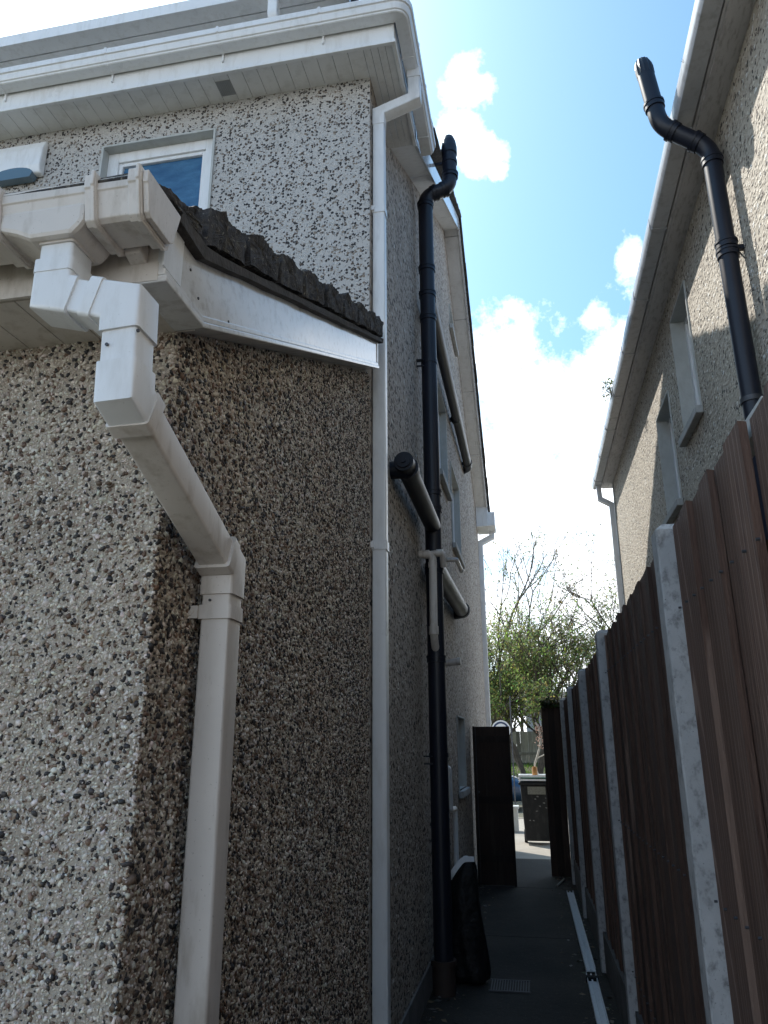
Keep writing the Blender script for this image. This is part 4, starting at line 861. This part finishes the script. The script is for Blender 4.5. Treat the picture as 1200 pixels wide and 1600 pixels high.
s_ = o.modifiers.new('s', 'SUBSURF'); s_.levels = s_.render_levels = 1
o = car_part([(-4.1, sec(.70, .95, .98, .9)), (-3.75, sec(.70, .95, 1.36, .84)), (-3.2, sec(.72, .95, 1.46, .82)), (-2.2, sec(.72, .95, 1.47, .82)), (-1.75, sec(.71, .95, 1.36, .84)), (-1.18, sec(.70, .93, 1.0, .9))], 'glasshouse', GLASS).build('window', GLASS, car, smooth=50)
mb = MB(); mb.box(-3.45, 20.66, 1.335, -1.95, 21.74, 1.362); mb.build('roof', CARP, car, bevel=.012)
for x in (-3.45, -1.10):
    for y in (20.38, 21.86):
        mb = MB(); mb.sweep([(x, y, .19), (x, y + .16, .19)], circ(.31, 28)); wl = mb.build('wheel', BLACKM, car, smooth=40)
        mb = MB(); mb.sweep([(x, y - .006, .19), (x, y + .05, .19)], circ(.19, 20)); build_sub(mb, 'rim', STEEL, wl, smooth=40)
mb = MB(); mb.box(-.46, 20.50, .52, -.33, 20.72, .62); mb.build('headlight', PVC, car, bevel=.02)
mb = MB(); mb.box(-.46, 21.68, .52, -.33, 21.90, .62); mb.build('headlight', PVC, car, bevel=.02)
mb = MB(); mb.box(-1.75, 20.22, .86, -1.60, 20.34, .99); mb.build('mirror', CARP, car, bevel=.02)

# low white garden wall and sign
mb = MB(); mb.box(-6, 15.3, 0, -.42, 15.5, .40); mb.box(-6, 15.27, .40, -.40, 15.53, .45); tag(mb.build('garden_wall', REVEAL, None, bevel=.006, loc=(-3, 15.4, 0)), 'low white rendered garden wall ending beyond the gate', 'wall')
sg = thing('road_sign', 'round white road sign on a thin pole, half hidden behind the dark gate', 'sign', (-.60, 18.3, 0))
mb = MB(); mb.sweep([(-.55, 18.3, 0), (-.55, 18.3, 2.65)], circ(.014, 10)); mb.build('pole', STEEL, sg)
mb = MB(); mb.sweep([(-.79, 18.26, 1.88), (-.79, 18.28, 1.88)], circ(.22, 32)); dsc = mb.build('disc', SIGNW, sg)
mb = MB()
ro, ri = .185, .145; V_ = [(-.79 + q * math.cos(2 * math.pi * i / 32), 18.256, 1.88 + q * math.sin(2 * math.pi * i / 32)) for q in (ro, ri) for i in range(32)]
mb.add(V_, [(i, (i + 1) % 32, 32 + (i + 1) % 32, 32 + i) for i in range(32)]); mb.build('ring', SIGNB, sg)
# far boundary fence
ff = thing('boundary_fence', 'weathered grey-green wooden fence across the far side of the road, under the trees', 'fence', (0, 30.6, .85))
mb = MB(); g_ = random.Random(9); x = -9
while x < 9: mb.box(x, 30.6, .80, x + .145, 30.63, 2.0 + g_.uniform(-.02, .02), (g_.random(), g_.random(), .4)); x += .15
mb.build('boards', WOODF, ff)
mb = MB(); mb.box(-9, 30.54, 1.15, 9, 30.6, 1.24, (.2, .2, .2)); mb.build('rail', WOODF, ff)
# low wooden knee rail near kerb
# distant buildings
hb = thing('brick_building', 'low brown brick building glimpsed through the trees beyond the far fence', 'building', (-6, 48, 1))
mb = MB(); mb.box(-12, 48, .9, -1.6, 56, 4.0); mb.build('wall', BRICK, hb)
mb = MB(); mb.prism([(47.6, 4.0), (52, 5.6), (56.4, 4.0)], 'x', -12.3, -1.3); mb.build('roof', TILE, hb)
for x in (-10, -7.2, -4.4):
    mb = MB(); mb.box(x, 47.96, 2.2, x + 1.2, 48.0, 3.2); f_ = mb.build('window', PVC, hb)
    mb = MB(); mb.box(x + .1, 47.95, 2.3, x + 1.1, 47.965, 3.1); build_sub(mb, 'pane', GLASS, f_)
hw = thing('white_building', 'pale rendered building glimpsed between the tree trunks', 'building', (2, 55, 1))
mb = MB(); mb.box(-.6, 55, .9, 6.5, 62, 3.6); mb.build('wall', REVEAL, hw)
mb = MB(); mb.prism([(54.6, 3.6), (58.5, 5.2), (62.4, 3.6)], 'x', -.9, 6.8); mb.build('roof', TILE, hw)

# ------------------------------------------------------------------ trees
def tree(label, base, height, spread, seed, trunks=3, leaf=(.25, .29, .10), nleaf=5, leafsize=.055, lean=(0, 0), bare=.0, rt=.10, group='spring trees beyond the road', depth=5):
    g_ = random.Random(seed); T = thing('tree', label, 'tree', base, group); B = Vector(base)
    tips = []; wood_ = MB()
    def grow(p, d, L, r, lev):
        q = p; dd = d.copy(); pts = [p]; n_ = 3
        for k in range(n_):
            dd = (dd + Vector((g_.gauss(0, .13), g_.gauss(0, .13), g_.gauss(.05, .08)))).normalized(); q = q + dd * L / n_; pts.append(q)
        wood_sweep(pts, r, r * .62)
        if lev >= 2: tips.extend([(x_, lev) for x_ in pts[1:]])
        if lev >= depth: return
        nb_ = 3 if lev < depth - 1 else 4
        for k in range(nb_):
            a = g_.uniform(0, 2 * math.pi); t_ = g_.uniform(.25, .75); ax = dd.orthogonal().normalized(); ax.rotate(Matrix.Rotation(a, 3, dd))
            nd_ = (dd * math.cos(t_) + ax * math.sin(t_) * spread).normalized()
            st = pts[g_.choice([1, 2, 3])] if k else pts[3]
            grow(st, nd_, L * g_.uniform(.6, .82), r * .58, lev + 1)
    def wood_sweep(pts, r0, r1):
        k = 6 if r0 > .02 else 4; rings = []
        for j, q in enumerate(pts):
            d = (pts[min(j + 1, len(pts) - 1)] - pts[max(j - 1, 0)]).normalized(); a = d.orthogonal().normalized(); b = d.cross(a); rr = r0 + (r1 - r0) * j / (len(pts) - 1)
            rings += [q + a * rr * math.cos(2 * math.pi * i / k) + b * rr * math.sin(2 * math.pi * i / k) for i in range(k)]
        wood_.add(rings, [(j * k + i, j * k + (i + 1) % k, (j + 1) * k + (i + 1) % k, (j + 1) * k + i) for j in range(len(pts) - 1) for i in range(k)])
    for k in range(trunks):
        a = 2 * math.pi * k / trunks + g_.uniform(0, 1); s_ = .10 if trunks == 1 else .32
        grow(B + Vector((math.cos(a) * .12, math.sin(a) * .12, -.1)), Vector((math.cos(a) * s_ + lean[0], math.sin(a) * s_ + lean[1], 1)).normalized(), height * .30, rt, 0)
    wood_.build('trunk', BARK, T, smooth=60)
    lv = MB()
    for (q, lev) in tips:
        if g_.random() < bare: continue
        cl_ = g_.uniform(.6, 1.4)
        for k in range(nleaf if lev > 2 else nleaf // 2):
            c_ = q + Vector((g_.gauss(0, .14), g_.gauss(0, .14), g_.gauss(0, .14))); a = Vector((g_.gauss(0, 1), g_.gauss(0, 1), g_.gauss(0, 1))).normalized(); b = a.orthogonal().normalized(); l = leafsize * g_.uniform(.5, 1.2)
            cc = tuple(min(.6, x_ * g_.uniform(.7, 1.3) * cl_) for x_ in leaf)
            lv.add([c_ - a * l, c_ - b * l * .5, c_ + a * l, c_ + b * l * .5], [(0, 1, 2, 3)], cc)
    lv.build('crown', LEAF, T)
tree('bushy spring tree with several dark stems in the middle of the gap', (-.2, 26.6, 0.1), 7.4, .75, 21, 4, rt=.10, nleaf=2)
tree('leaning tree with a dark forked trunk just right of the gate', (1.1, 27.5, .3), 6.6, .85, 35, 3, lean=(-.25, 0), rt=.11, nleaf=2)
tree('taller sparse tree with bare top twigs beside the left house corner', (-2.0, 28.5, .5), 11.8, .62, 12, 2, leaf=(.14, .17, .05), bare=.55, nleaf=2, rt=.11)
tree('fresh light green tree low on the left beside the far house corner', (-1.6, 24.9 + 1.2, .1), 6.4, .8, 44, 3, leaf=(.26, .31, .09), rt=.08, nleaf=4)
tree('olive-leaved tree showing over the far fence posts', (3.2, 27.0, .2), 7.6, .75, 52, 3, leaf=(.25, .29, .10), nleaf=3, rt=.10)
tree('thin tree by the far corner of the neighbouring house', (4.7, 29.0, .5), 10.0, .7, 63, 2, leaf=(.16, .17, .07), bare=.3, nleaf=2, rt=.10)
tree('distant pale tree behind the far fence', (-.4, 34.0, .9), 7.0, .8, 71, 3, leaf=(.17, .2, .08), nleaf=2, rt=.1)
# ivy on the end of the fence
mb = MB(); g_ = random.Random(15)
for i in range(240):
    c_ = Vector((g_.uniform(.08, .33), 10.44 + g_.gauss(0, .04), 2.04 + abs(g_.gauss(0, .045)))); a = Vector((g_.gauss(0, 1), g_.gauss(0, 1), g_.gauss(0, 1))).normalized(); b = a.orthogonal().normalized(); l = .028
    mb.add([c_ - a * l, c_ - b * l * .7, c_ + a * l, c_ + b * l * .7], [(0, 1, 2, 3)], (.02 + g_.random() * .03, .03 + g_.random() * .03, .015))
tag(mb.build('ivy', LEAF, None, loc=(.2, 10.44, 2.04)), 'dark straggly ivy on top of the far gate leaf', 'plant')
for o in bpy.data.objects:
    if '_w' in o: del o['_w']
